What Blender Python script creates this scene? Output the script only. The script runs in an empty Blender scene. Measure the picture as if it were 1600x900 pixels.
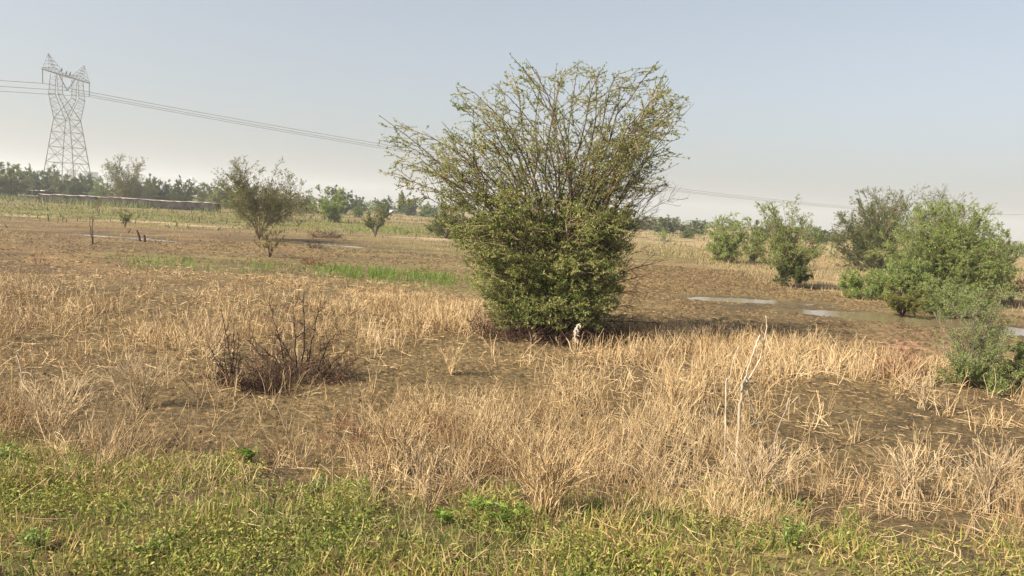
import bpy, math
import numpy as np
from math import radians, sin, cos, pi
from mathutils import Matrix, Vector

# ------------------------------------------------------------------ camera, world, sun, exposure
W0, H0, F = 1600, 900, 1150.0
EYE = 2.1
PITCH = math.atan(118 / F); ROLL = math.atan(90 / 1600)
sc = bpy.context.scene
f_ = np.array([0, cos(PITCH), -sin(PITCH)]); u0 = np.array([0, sin(PITCH), cos(PITCH)]); r0 = np.array([1.0, 0, 0])
R_ = cos(ROLL) * r0 + sin(ROLL) * u0
U_ = -sin(ROLL) * r0 + cos(ROLL) * u0
cd = bpy.data.cameras.new('camera'); cam = bpy.data.objects.new('camera', cd); sc.collection.objects.link(cam)
cd.sensor_width = 36; cd.lens = F / W0 * 36; cd.clip_start = 0.05; cd.clip_end = 12000
M = Matrix.Identity(4)
for i in range(3):
    M[i][0] = R_[i]; M[i][1] = U_[i]; M[i][2] = -f_[i]
M[0][3] = 0; M[1][3] = 0; M[2][3] = EYE
cam.matrix_world = M
sc.camera = cam

SUN_EL, SUN_AZ = 37.0, 0.0
# direction TOWARDS the sun: from the left, a little behind the camera
sd = Vector((-cos(radians(SUN_EL)) * cos(radians(30)), -cos(radians(SUN_EL)) * sin(radians(30)), sin(radians(SUN_EL))))
world = bpy.data.worlds.new('World'); sc.world = world; world.use_nodes = True
nt = world.node_tree; bg = nt.nodes['Background']
sky = nt.nodes.new('ShaderNodeTexSky'); sky.sky_type = 'NISHITA'; sky.sun_disc = False
sky.sun_elevation = radians(SUN_EL); sky.sun_rotation = math.atan2(sd.x, sd.y)
sky.altitude = 0; sky.air_density = 1.0; sky.dust_density = 4.0; sky.ozone_density = 1.0
hsv = nt.nodes.new('ShaderNodeHueSaturation'); hsv.inputs['Saturation'].default_value = .72
nt.links.new(sky.outputs[0], hsv.inputs['Color']); mxs = nt.nodes.new('ShaderNodeMix'); mxs.data_type = 'RGBA'; mxs.inputs['Factor'].default_value = .35; mxs.inputs[7].default_value = (2.95, 3.15, 3.3, 1)
nt.links.new(hsv.outputs[0], mxs.inputs[6]); nt.links.new(mxs.outputs[2], bg.inputs['Color']); bg.inputs['Strength'].default_value = 0.096
sl = bpy.data.lights.new('sun', 'SUN'); sl.energy = 5.0; sl.angle = radians(0.6); sl.color = (1.0, 0.90, 0.72)
so = bpy.data.objects.new('sun', sl); sc.collection.objects.link(so)
so.rotation_euler = sd.to_track_quat('Z', 'Y').to_euler()
sc.view_settings.view_transform = 'Standard'; sc.view_settings.look = 'None'
sc.view_settings.exposure = 0.97; sc.view_settings.gamma = 1.0; sc.view_settings.use_curve_mapping = False
sc.cycles.max_bounces = 5; sc.cycles.diffuse_bounces = 2; sc.cycles.glossy_bounces = 2
sc.cycles.transmission_bounces = 3; sc.cycles.volume_bounces = 1; sc.cycles.transparent_max_bounces = 6
sc.cycles.caustics_reflective = False; sc.cycles.caustics_refractive = False

# ------------------------------------------------------------------ maths helpers
def vnoise(x, y, s, seed=0):
    x = np.asarray(x, float) / s; y = np.asarray(y, float) / s
    xi = np.floor(x).astype(np.int64); yi = np.floor(y).astype(np.int64)
    fx = x - xi; fy = y - yi; fx = fx * fx * (3 - 2 * fx); fy = fy * fy * (3 - 2 * fy)
    def h(a, b):
        n = (a * 374761393 + b * 668265263 + seed * 974634777) & 0xffffffff
        n = ((n ^ (n >> 13)) * 1274126177) & 0xffffffff
        return ((n ^ (n >> 16)) & 0xffff) / 65535.0
    return (h(xi, yi) * (1 - fx) + h(xi + 1, yi) * fx) * (1 - fy) + (h(xi, yi + 1) * (1 - fx) + h(xi + 1, yi + 1) * fx) * fy

def sst(a, b, x):
    t = np.clip((np.asarray(x, float) - a) / (b - a), 0, 1); return t * t * (3 - 2 * t)

nclump = lambda x, y, s, sd_, lo=.35, hi=.6: sst(lo, hi, vnoise(x, y, s, sd_))

def ray(px, py):
    a = (np.asarray(px, float) - W0 / 2) / F; b = -(np.asarray(py, float) - H0 / 2) / F
    return f_ + a[..., None] * R_ + b[..., None] * U_

def proj(P):
    Q = P - np.array([0, 0, EYE]); z = Q @ f_
    z = np.where(z < 0.05, 0.05, z)
    return W0 / 2 + F * (Q @ R_) / z, H0 / 2 - F * (Q @ U_) / z

def hor(px): return 332 + (px - 800) * 0.05625

POOLS = []          # (cx, cy, rx, ry, rot) hollows that hold water
def flat_at(px, py, z=0.0):
    d = ray(px, py); t = (z - EYE) / d[..., 2]
    return (t * d[..., 0], t * d[..., 1])
for (px, py, rx, ry) in ((1178, 468, 2.3, 1.1), (1310, 487, 3.3, .8), (1440, 500, 2.6, .75), (1590, 515, 1.9, .8),
                         (238, 374, 3.0, .9), (170, 368, 2.6, .7), (560, 385, 3.0, 1.1), (510, 381, 1.6, .8)):
    x, y = flat_at(np.array(px), np.array(py)); POOLS.append((float(x), float(y), rx, ry))

def gz(x, y):
    x = np.asarray(x, float); y = np.asarray(y, float)
    r = np.hypot(x, y)
    z = 0.05 * (vnoise(x, y, 2.3, 1) - .5) + 0.03 * (vnoise(x, y, .8, 2) - .5) * (1 - sst(45, 80, r)) \
        + 0.035 * (vnoise(x, y, .25, 3) - .5) * (1 - sst(14, 32, r)) + 0.02 * (vnoise(x, y, .11, 6) - .5) * (1 - sst(9, 16, r))
    z += 0.8 * (vnoise(x, y, 60, 4) - .5) * sst(60, 150, r) * .7
    z += 0.30 * sst(6.2, 3.8, y)
    for (cx, cy, rx, ry) in POOLS:
        q = ((x - cx) / rx) ** 2 + ((y - cy) / ry) ** 2
        z = z - 0.075 * np.exp(-q * 1.3)
    return z

def at(px, py):
    d = ray(np.array(float(px)), np.array(float(py))); t = -EYE / d[2]
    for _ in range(6):
        t = (float(gz(t * d[0], t * d[1])) - EYE) / d[2]
    return np.array([t * d[0], t * d[1], EYE + t * d[2]])

def on_ray(px, py, Y):
    d = ray(np.array(float(px)), np.array(float(py))); return np.array([0, 0, EYE]) + d * (Y / d[1])

# ------------------------------------------------------------------ mesh helpers
def link(o): sc.collection.objects.link(o); return o

def mesh_obj(name, V, Q, mat, parent=None, loc=None, smooth=True, colors=None):
    me = bpy.data.meshes.new(name)
    V = np.ascontiguousarray(V, dtype=np.float32).reshape(-1, 3); Q = np.ascontiguousarray(Q, dtype=np.int32)
    if loc is not None: V = V - np.asarray(loc, np.float32)
    k = Q.shape[1]
    me.vertices.add(len(V)); me.vertices.foreach_set('co', V.ravel())
    me.loops.add(Q.size); me.loops.foreach_set('vertex_index', Q.ravel())
    me.polygons.add(len(Q)); me.polygons.foreach_set('loop_start', np.arange(0, Q.size, k, dtype=np.int32))
    if smooth: me.polygons.foreach_set('use_smooth', np.ones(len(Q), dtype=bool))
    if colors is not None:
        a = me.color_attributes.new('tone', 'FLOAT_COLOR', 'POINT')
        a.data.foreach_set('color', np.c_[colors, np.ones(len(colors))].astype(np.float32).ravel())
    me.update(calc_edges=True); me.materials.append(mat)
    o = link(bpy.data.objects.new(name, me))
    if parent is not None: o.parent = parent
    elif loc is not None: o.location = loc
    return o

class Bag:
    def __init__(s): s.v = []; s.q = []; s.n = 0
    def add(s, V, Q):
        V = np.asarray(V, float).reshape(-1, 3)
        if len(V) == 0: return
        s.v.append(V); s.q.append(np.asarray(Q) + s.n); s.n += len(V)
    def obj(s, name, mat, parent=None, loc=None, smooth=True):
        return mesh_obj(name, np.concatenate(s.v), np.concatenate(s.q), mat, parent, loc, smooth)

def nrm(v): return v / np.maximum(np.linalg.norm(v, axis=-1, keepdims=True), 1e-9)

def tubes(P, R, s=3):
    P = np.asarray(P, float); N, K, _ = P.shape
    R = np.broadcast_to(np.asarray(R, float), (N, K))
    T = nrm(np.gradient(P, axis=1)); ref = np.array([.31, .52, .79]) + np.zeros_like(T)
    a = nrm(np.cross(T, ref)); b = np.cross(T, a)
    th = np.arange(s) * 2 * pi / s
    V = P[:, :, None] + R[:, :, None, None] * (np.cos(th)[None, None, :, None] * a[:, :, None] + np.sin(th)[None, None, :, None] * b[:, :, None])
    idx = np.arange(N * K * s).reshape(N, K, s); nx = np.roll(idx, -1, axis=2)
    Q = np.stack([idx[:, :-1], nx[:, :-1], nx[:, 1:], idx[:, 1:]], -1).reshape(-1, 4)
    V = V.reshape(-1, 3)
    if s == 4 or s == 6:
        pass
    return V, Q

def capped(P, R, s=8):
    """one tube with closed ends (ring collapsed to a point)"""
    P = np.asarray(P, float); R = np.asarray(R, float)
    P = np.concatenate([P[:1] + (P[:1] - P[1:2]) * 1e-3, P, P[-1:] + (P[-1:] - P[-2:-1]) * 1e-3])
    R = np.concatenate([[1e-5], R, [1e-5]])
    return tubes(P[None], R[None], s)

def ribbons(P, Wd, rng):
    P = np.asarray(P, float); N, K, _ = P.shape
    T = nrm(np.gradient(P, axis=1)); a = rng.normal(size=(N, 1, 3)); a[..., 2] *= .3
    sd_ = nrm(np.cross(T, a + np.zeros_like(T))) * (np.broadcast_to(Wd, (N, K))[..., None] / 2)
    V = np.stack([P - sd_, P + sd_], 2)
    i = np.arange(N * K * 2).reshape(N, K, 2)
    Q = np.stack([i[:, :-1, 0], i[:, :-1, 1], i[:, 1:, 1], i[:, 1:, 0]], -1).reshape(-1, 4)
    return V.reshape(-1, 3), Q

def leaves(C, D, L, Wd, rng, nz=1.2):
    """diamond leaves: centre base C, direction D; length L, width Wd"""
    N = len(C); D = nrm(D)
    nvec = rng.normal(size=(N, 3)); nvec[:, 2] += nz
    S = nrm(np.cross(D, nvec)); Nn = np.cross(S, D)
    L = np.broadcast_to(L, (N,))[:, None]; Wd = np.broadcast_to(Wd, (N,))[:, None]
    V = np.stack([C, C + D * L * .45 + S * Wd * .5 + Nn * L * .06, C + D * L, C + D * L * .5 - S * Wd * .5 + Nn * L * .06], 1)
    Q = np.arange(N * 4).reshape(N, 4)
    return V.reshape(-1, 3), Q

def grow(P, n, t0, t1, ln, K, ang, rng, up=0.0, wob=0.12, curve=0.0, angv=.25, short=.45, flat=1.0):
    N, K0, _ = P.shape
    idx = np.repeat(np.arange(N), n); m = len(idx)
    t = rng.uniform(t0, t1, m) * (K0 - 1); i0 = np.minimum(t.astype(int), K0 - 2); fr = (t - i0)[:, None]
    A = P[idx, i0]; B = P[idx, i0 + 1]; pos = A + (B - A) * fr; T = nrm(B - A)
    r = rng.normal(size=(m, 3)); r -= (r * T).sum(1, keepdims=True) * T; r = nrm(r)
    an = (ang + rng.normal(size=m) * angv)[:, None]
    d = nrm((np.cos(an) * T + np.sin(an) * r) * np.array([1, 1, flat]) + np.array([0, 0, up]))
    L = ln * rng.uniform(.55, 1.25, m) * (1 - short * t / (K0 - 1)); st = (L / (K - 1))[:, None]
    out = [pos]
    for k in range(K - 1):
        pos = pos + d * st; out.append(pos)
        d = nrm(d + rng.normal(size=(m, 3)) * wob + np.array([0, 0, curve]))
    return np.stack(out, 1)

def taper(N, K, a, b): return np.broadcast_to(np.linspace(a, b, K), (N, K))

def along(P, m, rng, t0=0.1):
    N, K, _ = P.shape
    t = rng.uniform(t0, 1, (N, m)) * (K - 1); i = np.minimum(t.astype(int), K - 2); fr = (t - i)[..., None]
    ii = np.arange(N)[:, None]
    A = P[ii, i]; B = P[ii, i + 1]
    return (A + (B - A) * fr).reshape(-1, 3), nrm(B - A).reshape(-1, 3)

# ------------------------------------------------------------------ materials
def newmat(name):
    m = bpy.data.materials.new(name); m.use_nodes = True
    return m, m.node_tree, m.node_tree.nodes['Principled BSDF']

def island_mat(name, cols, rough=.7, transl=0.0, hue=True, noise=None):
    """colour picked per mesh island (every leaf, blade or twig its own tone)"""
    m, t, p = newmat(name); N = t.nodes; Lk = t.links
    g = N.new('ShaderNodeNewGeometry'); r = N.new('ShaderNodeValToRGB'); r.color_ramp.interpolation = 'LINEAR'
    el = r.color_ramp.elements
    while len(el) < len(cols): el.new(0.5)
    for i, c in enumerate(cols):
        el[i].position = i / (len(cols) - 1); el[i].color = (*c, 1)
    Lk.new(g.outputs['Random Per Island'], r.inputs[0]); src = r.outputs[0]
    oi = N.new('ShaderNodeObjectInfo'); hs = N.new('ShaderNodeHueSaturation')
    mr = N.new('ShaderNodeMapRange'); mr.inputs['To Min'].default_value = .82; mr.inputs['To Max'].default_value = 1.15
    Lk.new(oi.outputs['Random'], mr.inputs['Value']); Lk.new(mr.outputs[0], hs.inputs['Value']); Lk.new(src, hs.inputs['Color']); src = hs.outputs[0]
    if noise:
        tc = N.new('ShaderNodeTexCoord'); nz = N.new('ShaderNodeTexNoise'); nz.inputs['Scale'].default_value = noise[0]; nz.inputs['Detail'].default_value = 3
        Lk.new(tc.outputs['Object'], nz.inputs['Vector']); mx = N.new('ShaderNodeMix'); mx.data_type = 'RGBA'
        rr = N.new('ShaderNodeMapRange'); rr.inputs['From Min'].default_value = .42; rr.inputs['From Max'].default_value = .62
        Lk.new(nz.outputs[0], rr.inputs['Value']); Lk.new(rr.outputs[0], mx.inputs['Factor'])
        mu = N.new('ShaderNodeMix'); mu.data_type = 'RGBA'; mu.blend_type = 'MULTIPLY'; mu.inputs['Factor'].default_value = 1; mu.inputs[7].default_value = (*noise[1], 1)
        Lk.new(src, mu.inputs[6]); Lk.new(src, mx.inputs[6]); Lk.new(mu.outputs[2], mx.inputs[7]); src = mx.outputs[2]
    Lk.new(src, p.inputs['Base Color']); p.inputs['Roughness'].default_value = rough
    p.inputs['Specular IOR Level'].default_value = .25
    if transl:
        tr = N.new('ShaderNodeBsdfTranslucent'); ms = N.new('ShaderNodeMixShader'); ms.inputs[0].default_value = transl
        Lk.new(src, tr.inputs['Color']); Lk.new(p.outputs[0], ms.inputs[1]); Lk.new(tr.outputs[0], ms.inputs[2])
        Lk.new(ms.outputs[0], N['Material Output'].inputs['Surface'])
    return m

def noise_mat(name, c1, c2, scale, rough=.8, metal=0.0, bump=0.0, stretch=(1, 1, 1)):
    m, t, p = newmat(name); N = t.nodes; Lk = t.links
    tc = N.new('ShaderNodeTexCoord'); mp = N.new('ShaderNodeMapping'); mp.inputs['Scale'].default_value = stretch
    nz = N.new('ShaderNodeTexNoise'); nz.inputs['Scale'].default_value = scale; nz.inputs['Detail'].default_value = 6
    Lk.new(tc.outputs['Object'], mp.inputs[0]); Lk.new(mp.outputs[0], nz.inputs['Vector'])
    r = N.new('ShaderNodeValToRGB'); r.color_ramp.elements[0].color = (*c1, 1); r.color_ramp.elements[1].color = (*c2, 1)
    r.color_ramp.elements[0].position = .35; r.color_ramp.elements[1].position = .65
    Lk.new(nz.outputs[0], r.inputs[0]); Lk.new(r.outputs[0], p.inputs['Base Color'])
    p.inputs['Roughness'].default_value = rough; p.inputs['Metallic'].default_value = metal
    if bump:
        b = N.new('ShaderNodeBump'); b.inputs['Strength'].default_value = bump; b.inputs['Distance'].default_value = .02
        Lk.new(nz.outputs[0], b.inputs['Height']); Lk.new(b.outputs[0], p.inputs['Normal'])
    return m

BARK = noise_mat('bark_brown', (.06, .04, .028), (.15, .10, .07), 30, .9, bump=.5)
BARKG = noise_mat('bark_grey', (.16, .13, .10), (.28, .23, .18), 30, .9)
TWIG = island_mat('twig', [(.12, .08, .05), (.2, .14, .09), (.3, .22, .15)], .85)
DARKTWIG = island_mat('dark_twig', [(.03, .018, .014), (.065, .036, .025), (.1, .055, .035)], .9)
REDTWIG = island_mat('red_twig', [(.10, .045, .03), (.18, .08, .05), (.24, .12, .08)], .9)
BROWNTWIG = island_mat('brown_twig', [(.045, .028, .02), (.12, .07, .045), (.22, .145, .095)], .9)
GREYTWIG = island_mat('grey_twig', [(.14, .12, .10), (.22, .18, .15), (.30, .25, .2)], .9)
HERO = island_mat('acacia_leaf', [(.07, .11, .025), (.165, .22, .055), (.28, .33, .09), (.40, .40, .135), (.56, .43, .24)], .6, .4, noise=(1.8, (.62, .72, .6)))
OLIVE = island_mat('olive_leaf', [(.10, .13, .035), (.19, .22, .065), (.3, .3, .11)], .65, .35)
DARKG = island_mat('dark_leaf', [(.055, .08, .025), (.11, .145, .045), (.19, .23, .075)], .65, .3)
FEATH = island_mat('feathery_leaf', [(.12, .17, .045), (.23, .30, .085), (.36, .42, .14)], .6, .4)
SAGE = island_mat('sage_leaf', [(.12, .17, .05), (.22, .28, .09), (.34, .38, .15)], .65, .3)
YELL = island_mat('yellowgreen_leaf', [(.11, .12, .03), (.18, .185, .05), (.27, .25, .085)], .65, .35)
BRIGHT = island_mat('bright_leaf', [(.09, .17, .03), (.17, .27, .045), (.28, .36, .08)], .5, .4)
STRAW = island_mat('dry_straw', [(.18, .11, .05), (.44, .305, .155), (.64, .465, .255), (.74, .575, .35), (.54, .405, .24)], .75, .12, noise=(1.1, (.72, .66, .6)))
PALE = island_mat('pale_straw', [(.36, .25, .15), (.52, .40, .25), (.66, .52, .34)], .7, .15)
MIXG = island_mat('mixed_grass', [(.08, .12, .02), (.19, .25, .042), (.35, .37, .075), (.50, .42, .13), (.58, .44, .19), (.58, .42, .21), (.44, .30, .13), (.15, .18, .04)], .6, .35, noise=(1.6, (.6, .75, .7)))
TANFAR = island_mat('tan_far_grass', [(.24, .18, .09), (.34, .25, .14), (.42, .32, .19), (.20, .20, .075), (.36, .25, .15)], .8, .15)
GREENFAR = island_mat('herb_leaf', [(.11, .14, .03), (.18, .20, .05), (.27, .26, .08), (.36, .29, .12)], .7, .25)
WHITEWOOD = noise_mat('bleached_wood', (.28, .22, .16), (.55, .46, .35), 25, .7, stretch=(1, 1, .2), bump=.3)
CLOD = island_mat('mud_clod', [(.05, .033, .016), (.11, .073, .035), (.2, .137, .065)], .95)
STEEL = noise_mat('galvanised_steel', (.10, .10, .10), (.18, .18, .18), .8, .6, .3)
GLASSD = noise_mat('dark_insulator', (.05, .05, .055), (.1, .1, .1), 5, .4)
WIRE = noise_mat('wire', (.10, .10, .11), (.15, .15, .16), 1, .6)
STONE = noise_mat('wall_stone', (.014, .012, .012), (.05, .043, .04), .9, .95, bump=.6)
STONE.node_tree.nodes['Principled BSDF'].inputs['Specular IOR Level'].default_value = 0
COPE = noise_mat('pale_coping', (.16, .13, .11), (.42, .36, .29), .5, .9)
WHITEP = noise_mat('white_paint', (.7, .7, .68), (.82, .82, .8), .4, .8)
CONC = noise_mat('grey_concrete', (.22, .23, .24), (.32, .33, .34), .2, .85)
DARKW = noise_mat('window_dark', (.04, .05, .06), (.07, .08, .09), 1, .3)

def ground_mat():
    m, t, p = newmat('ground_soil'); N = t.nodes; Lk = t.links
    ca = N.new('ShaderNodeVertexColor'); ca.layer_name = 'tone'
    tc = N.new('ShaderNodeTexCoord')
    def noise(s, det, mp=None):
        n = N.new('ShaderNodeTexNoise'); n.inputs['Scale'].default_value = s; n.inputs['Detail'].default_value = det; n.inputs['Roughness'].default_value = .65
        Lk.new(tc.outputs['Object'], n.inputs['Vector']); return n
    a = noise(.9, 8); b = noise(16, 10); c = noise(.12, 6); e = noise(4, 8)
    def mul(src, n, lo, hi):
        r = N.new('ShaderNodeMapRange'); r.inputs['From Min'].default_value = .3; r.inputs['From Max'].default_value = .7
        r.inputs['To Min'].default_value = lo; r.inputs['To Max'].default_value = hi; Lk.new(n.outputs[0], r.inputs['Value'])
        v = N.new('ShaderNodeVectorMath'); v.operation = 'SCALE'; Lk.new(src, v.inputs[0]); Lk.new(r.outputs[0], v.inputs['Scale']); return v.outputs[0]
    s = mul(ca.outputs[0], a, .75, 1.25); s = mul(s, b, .45, 1.5); s = mul(s, e, .75, 1.25); s = mul(s, c, .85, 1.15)
    Lk.new(s, p.inputs['Base Color']); p.inputs['Roughness'].default_value = .92; p.inputs['Specular IOR Level'].default_value = .2
    v = N.new('ShaderNodeTexVoronoi'); v.inputs['Scale'].default_value = 9; v.feature = 'F1'; Lk.new(tc.outputs['Object'], v.inputs['Vector'])
    ad = N.new('ShaderNodeMath'); ad.operation = 'MULTIPLY_ADD'; ad.inputs[1].default_value = .25; Lk.new(v.outputs[0], ad.inputs[0]); Lk.new(b.outputs[0], ad.inputs[2])
    bp = N.new('ShaderNodeBump'); bp.inputs['Strength'].default_value = .8; bp.inputs['Distance'].default_value = .09
    Lk.new(ad.outputs[0], bp.inputs['Height']); Lk.new(bp.outputs[0], p.inputs['Normal'])
    return m
GROUND = ground_mat()

m, t, p = newmat('muddy_water'); WATER = m
p.inputs['Base Color'].default_value = (.2, .15, .09, 1); p.inputs['Roughness'].default_value = .12; p.inputs['IOR'].default_value = 1.33
nz = t.nodes.new('ShaderNodeTexNoise'); nz.inputs['Scale'].default_value = 5; nz.inputs['Detail'].default_value = 4
tc = t.nodes.new('ShaderNodeTexCoord'); t.links.new(tc.outputs['Object'], nz.inputs['Vector'])
bp = t.nodes.new('ShaderNodeBump'); bp.inputs['Strength'].default_value = .12; bp.inputs['Distance'].default_value = .01
t.links.new(nz.outputs[0], bp.inputs['Height']); t.links.new(bp.outputs[0], p.inputs['Normal'])

# ------------------------------------------------------------------ tagging
def tag(o, label=None, cat=None, group=None, kind=None):
    if label: o['label'] = label
    if cat: o['category'] = cat
    if group: o['group'] = group
    if kind: o['kind'] = kind
    return o
def thing(name, loc, label, cat, group=None):
    o = link(bpy.data.objects.new(name, None)); o.location = loc; o.empty_display_size = .3
    return tag(o, label, cat, group)

# ------------------------------------------------------------------ zones (functions of where a point lies in the field)
def line(px, pts):
    a = np.array(pts, float); return np.interp(px, a[:, 0], a[:, 1])
FG = [(-400, 690), (0, 700), (200, 722), (400, 748), (600, 772), (700, 795), (900, 790), (1100, 778), (1250, 800), (1400, 838), (1600, 850), (2000, 870)]
DT = [(-400, 428), (0, 425), (300, 425), (600, 446), (740, 470), (860, 512), (1000, 505), (1160, 522), (1300, 548), (1450, 560), (1600, 575), (2000, 600)]
def blob(px, py, L):
    s = np.zeros_like(px)
    for (cx, cy, rx, ry, w) in L: s = s + w * np.exp(-((px - cx) / rx) ** 2 - ((py - cy) / ry) ** 2)
    return s
def z_fg(px, py): return sst(-30, 40, py - line(px, FG) + (vnoise(px, py, 46, 71) - .5) * 75 + (vnoise(px, py, 17, 72) - .5) * 40)
BARE = [(850, 542, 115, 14, .7), (1130, 560, 50, 12, .3), (470, 590, 95, 20, 1.), (365, 604, 30, 14, .8), (680, 585, 70, 32, 1.), (790, 600, 70, 26, .8), (1370, 650, 170, 42, .42), (1250, 640, 60, 30, .2), (60, 590, 60, 40, .3), (330, 540, 40, 30, .1),
        (1000, 640, 60, 25, .5), (700, 545, 60, 15, .6), (1050, 690, 30, 16, .4), (640, 690, 25, 30, .2), (1500, 700, 60, 25, .4), (150, 470, 120, 14, .5)]
DENSE = [(620, 690, 110, 60, .7), (850, 740, 150, 55, 1.0), (1060, 600, 70, 45, .8), (900, 600, 50, 35, .5), (250, 610, 150, 50, .7), (130, 690, 110, 50, .5),
         (560, 480, 160, 30, .4), (1300, 570, 110, 25, .8), (1150, 540, 130, 25, .7), (1180, 740, 150, 50, .7), (1480, 740, 100, 40, .5), (1560, 790, 80, 30, .5), (420, 660, 120, 50, .5)]
def z_dry(px, py, x, y):
    v = sst(-10, 22, py - line(px, DT)) * (1 - (.9 - .35 * sst(950, 1400, px)) * z_fg(px, py))
    d = .50 + .5 * np.exp(-((py - line(px, FG) + 22) / 34) ** 2) + blob(px, py, DENSE) - blob(px, py, BARE) * .9
    n = vnoise(x, y, .9, 11) * .7 + vnoise(x, y, .35, 12) * .5
    return np.clip(v * d * (.12 + 1.7 * sst(.28, .75, n / 1.2)) * (.35 + .9 * sst(.3, .6, vnoise(x, y * 1.6, 2.4, 13))), 0, 1.3)
def z_strip_green(px, py):    # thin green band behind the dry stalks and the low crop band at the left
    a = np.exp(-((py - line(px, [(100, 405), (400, 414), (620, 432), (760, 448)])) / 12) ** 2) * sst(140, 260, px) * (1 - sst(730, 790, px))
    b = np.exp(-((py - line(px, [(-300, 318), (0, 328), (300, 342), (480, 352), (620, 358), (760, 372)])) / 9.5) ** 2) * (1 - sst(700, 800, px))
    c = np.exp(-((py - line(px, [(1000, 392), (1100, 401), (1200, 407)])) / 7) ** 2) * sst(985, 1050, px) * (1 - sst(1180, 1230, px))
    return a, b, c
def z_tan_right(px, py):      # dry field behind the pond
    edge = line(px, [(640, 330), (960, 396), (1060, 405), (1160, 440), (1230, 460), (1400, 482), (1520, 505), (1600, 508), (2000, 520)])
    return sst(0, 12, edge - py) * sst(900, 1000, px)

# ------------------------------------------------------------------ the ground
def build_ground():
    def axis(lo, hi, c, ext0, ext1, r0=1.045, r1=1.045):
        core = list(np.arange(lo, hi, c)); s = c; up = [core[-1]]
        while up[-1] < ext1: s *= r1; up.append(up[-1] + s)
        s = c; dn = [core[0]]
        while dn[-1] > ext0: s *= r0; dn.append(dn[-1] - s)
        return np.array(dn[:0:-1] + core + up[1:])
    xs = axis(-7, 9, .05, -1500, 1500, 1.034, 1.034); ys = axis(3.2, 15, .045, -1400, 1500, 1.3, 1.03)
    X, Y = np.meshgrid(xs, ys); Z = gz(X, Y)
    V = np.stack([X, Y, Z], -1).reshape(-1, 3)
    n, m_ = X.shape; i = np.arange(n * m_).reshape(n, m_)
    Q = np.stack([i[:-1, :-1], i[:-1, 1:], i[1:, 1:], i[1:, :-1]], -1).reshape(-1, 4)
    px, py = proj(V); x, y = V[:, 0], V[:, 1]
    front = y > 1.5
    mud = np.array([.222, .157, .07]); red = np.array([.19, .122, .06]); tan = np.array([.34, .245, .13]); grn = np.array([.15, .155, .05])
    dark = np.array([.10, .068, .04]); pink = np.array([.36, .2, .125]); fgc = np.array([.17, .13, .06]); pale = np.array([.42, .32, .21])
    wob = (vnoise(x, y, 3, 21) - .5) * 2
    col = np.tile(mud, (len(V), 1))
    def mix(w, c):
        nonlocal col
        w = np.clip(w, 0, 1)[:, None]; col = col * (1 - w) + c * w
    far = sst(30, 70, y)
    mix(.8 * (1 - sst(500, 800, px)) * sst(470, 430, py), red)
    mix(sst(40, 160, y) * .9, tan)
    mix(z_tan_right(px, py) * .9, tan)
    a, b, c = z_strip_green(px + wob * 20, py + wob * 4)
    mix(a * .7, grn); mix(b * .85, grn * 1.15); mix(c * .8, grn)
    # olive film of sprouting grass on the mud at mid distance
    mix(np.exp(-((py - 398) / 22) ** 2) * sst(470, 560, px) * (1 - sst(960, 1060, px)) * .55, np.array([.19, .165, .07]))
    mix(sst(.45, .7, vnoise(x, y, 2.6, 23)) * .4 * front, np.array([.19, .15, .07]))
    mix(sst(.5, .72, vnoise(x, y, 1.7, 24)) * .6 * sst(.3, .6, vnoise(x, y, 6, 27)), dark)
    mix(sst(-10, 20, py - line(px, DT)) * .45 * front, np.array([.085, .058, .032]))
    mix(sst(.52, .7, vnoise(x * .28, y, 1.1, 29)) * .55 * sst(470, 430, py) * (1 - sst(900, 1000, px)) * front, np.array([.11, .075, .045]))
    mix(sst(.5, .66, vnoise(x * .35, y, .28, 30)) * .35 * sst(940, 1010, px) * front * (1 - sst(30, 60, y)), np.array([.075, .05, .025]))
    pe = np.exp(-((py - line(px, [(0, 337), (200, 345), (330, 355), (480, 364), (720, 375)])) / 2.3) ** 2) * (1 - sst(690, 740, px)) * sst(.42, .6, vnoise(x, y, 2.5, 25))
    mix(pe * .8, pale)
    mix(blob(px, py, [(1370, 655, 190, 40, .7), (1530, 705, 90, 40, .8), (90, 600, 90, 45, .8), (1050, 695, 50, 25, .7), (430, 735, 70, 25, .6), (1150, 640, 80, 30, .5)]) * sst(.3, .55, vnoise(x, y, .6, 33)), np.array([.05, .036, .02]))
    mix(np.exp(-((px - 1420) / 75) ** 2 - ((py - 540) / 22) ** 2) * .8 * sst(.3, .5, vnoise(x, y, .3, 28)), pink)
    mix(z_fg(px, py) * .85, fgc)
    wet = np.zeros(len(V))
    for (cx, cy, rx, ry) in POOLS: wet += np.exp(-((x - cx) / rx) ** 2 * .8 - ((y - cy) / ry) ** 2 * .8)
    mix(wet * .8, np.array([.085, .062, .035]))
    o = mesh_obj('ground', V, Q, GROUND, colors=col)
    tag(o, 'brown muddy field with dry and green patches reaching to the horizon', 'ground', kind='structure')
build_ground()

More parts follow.
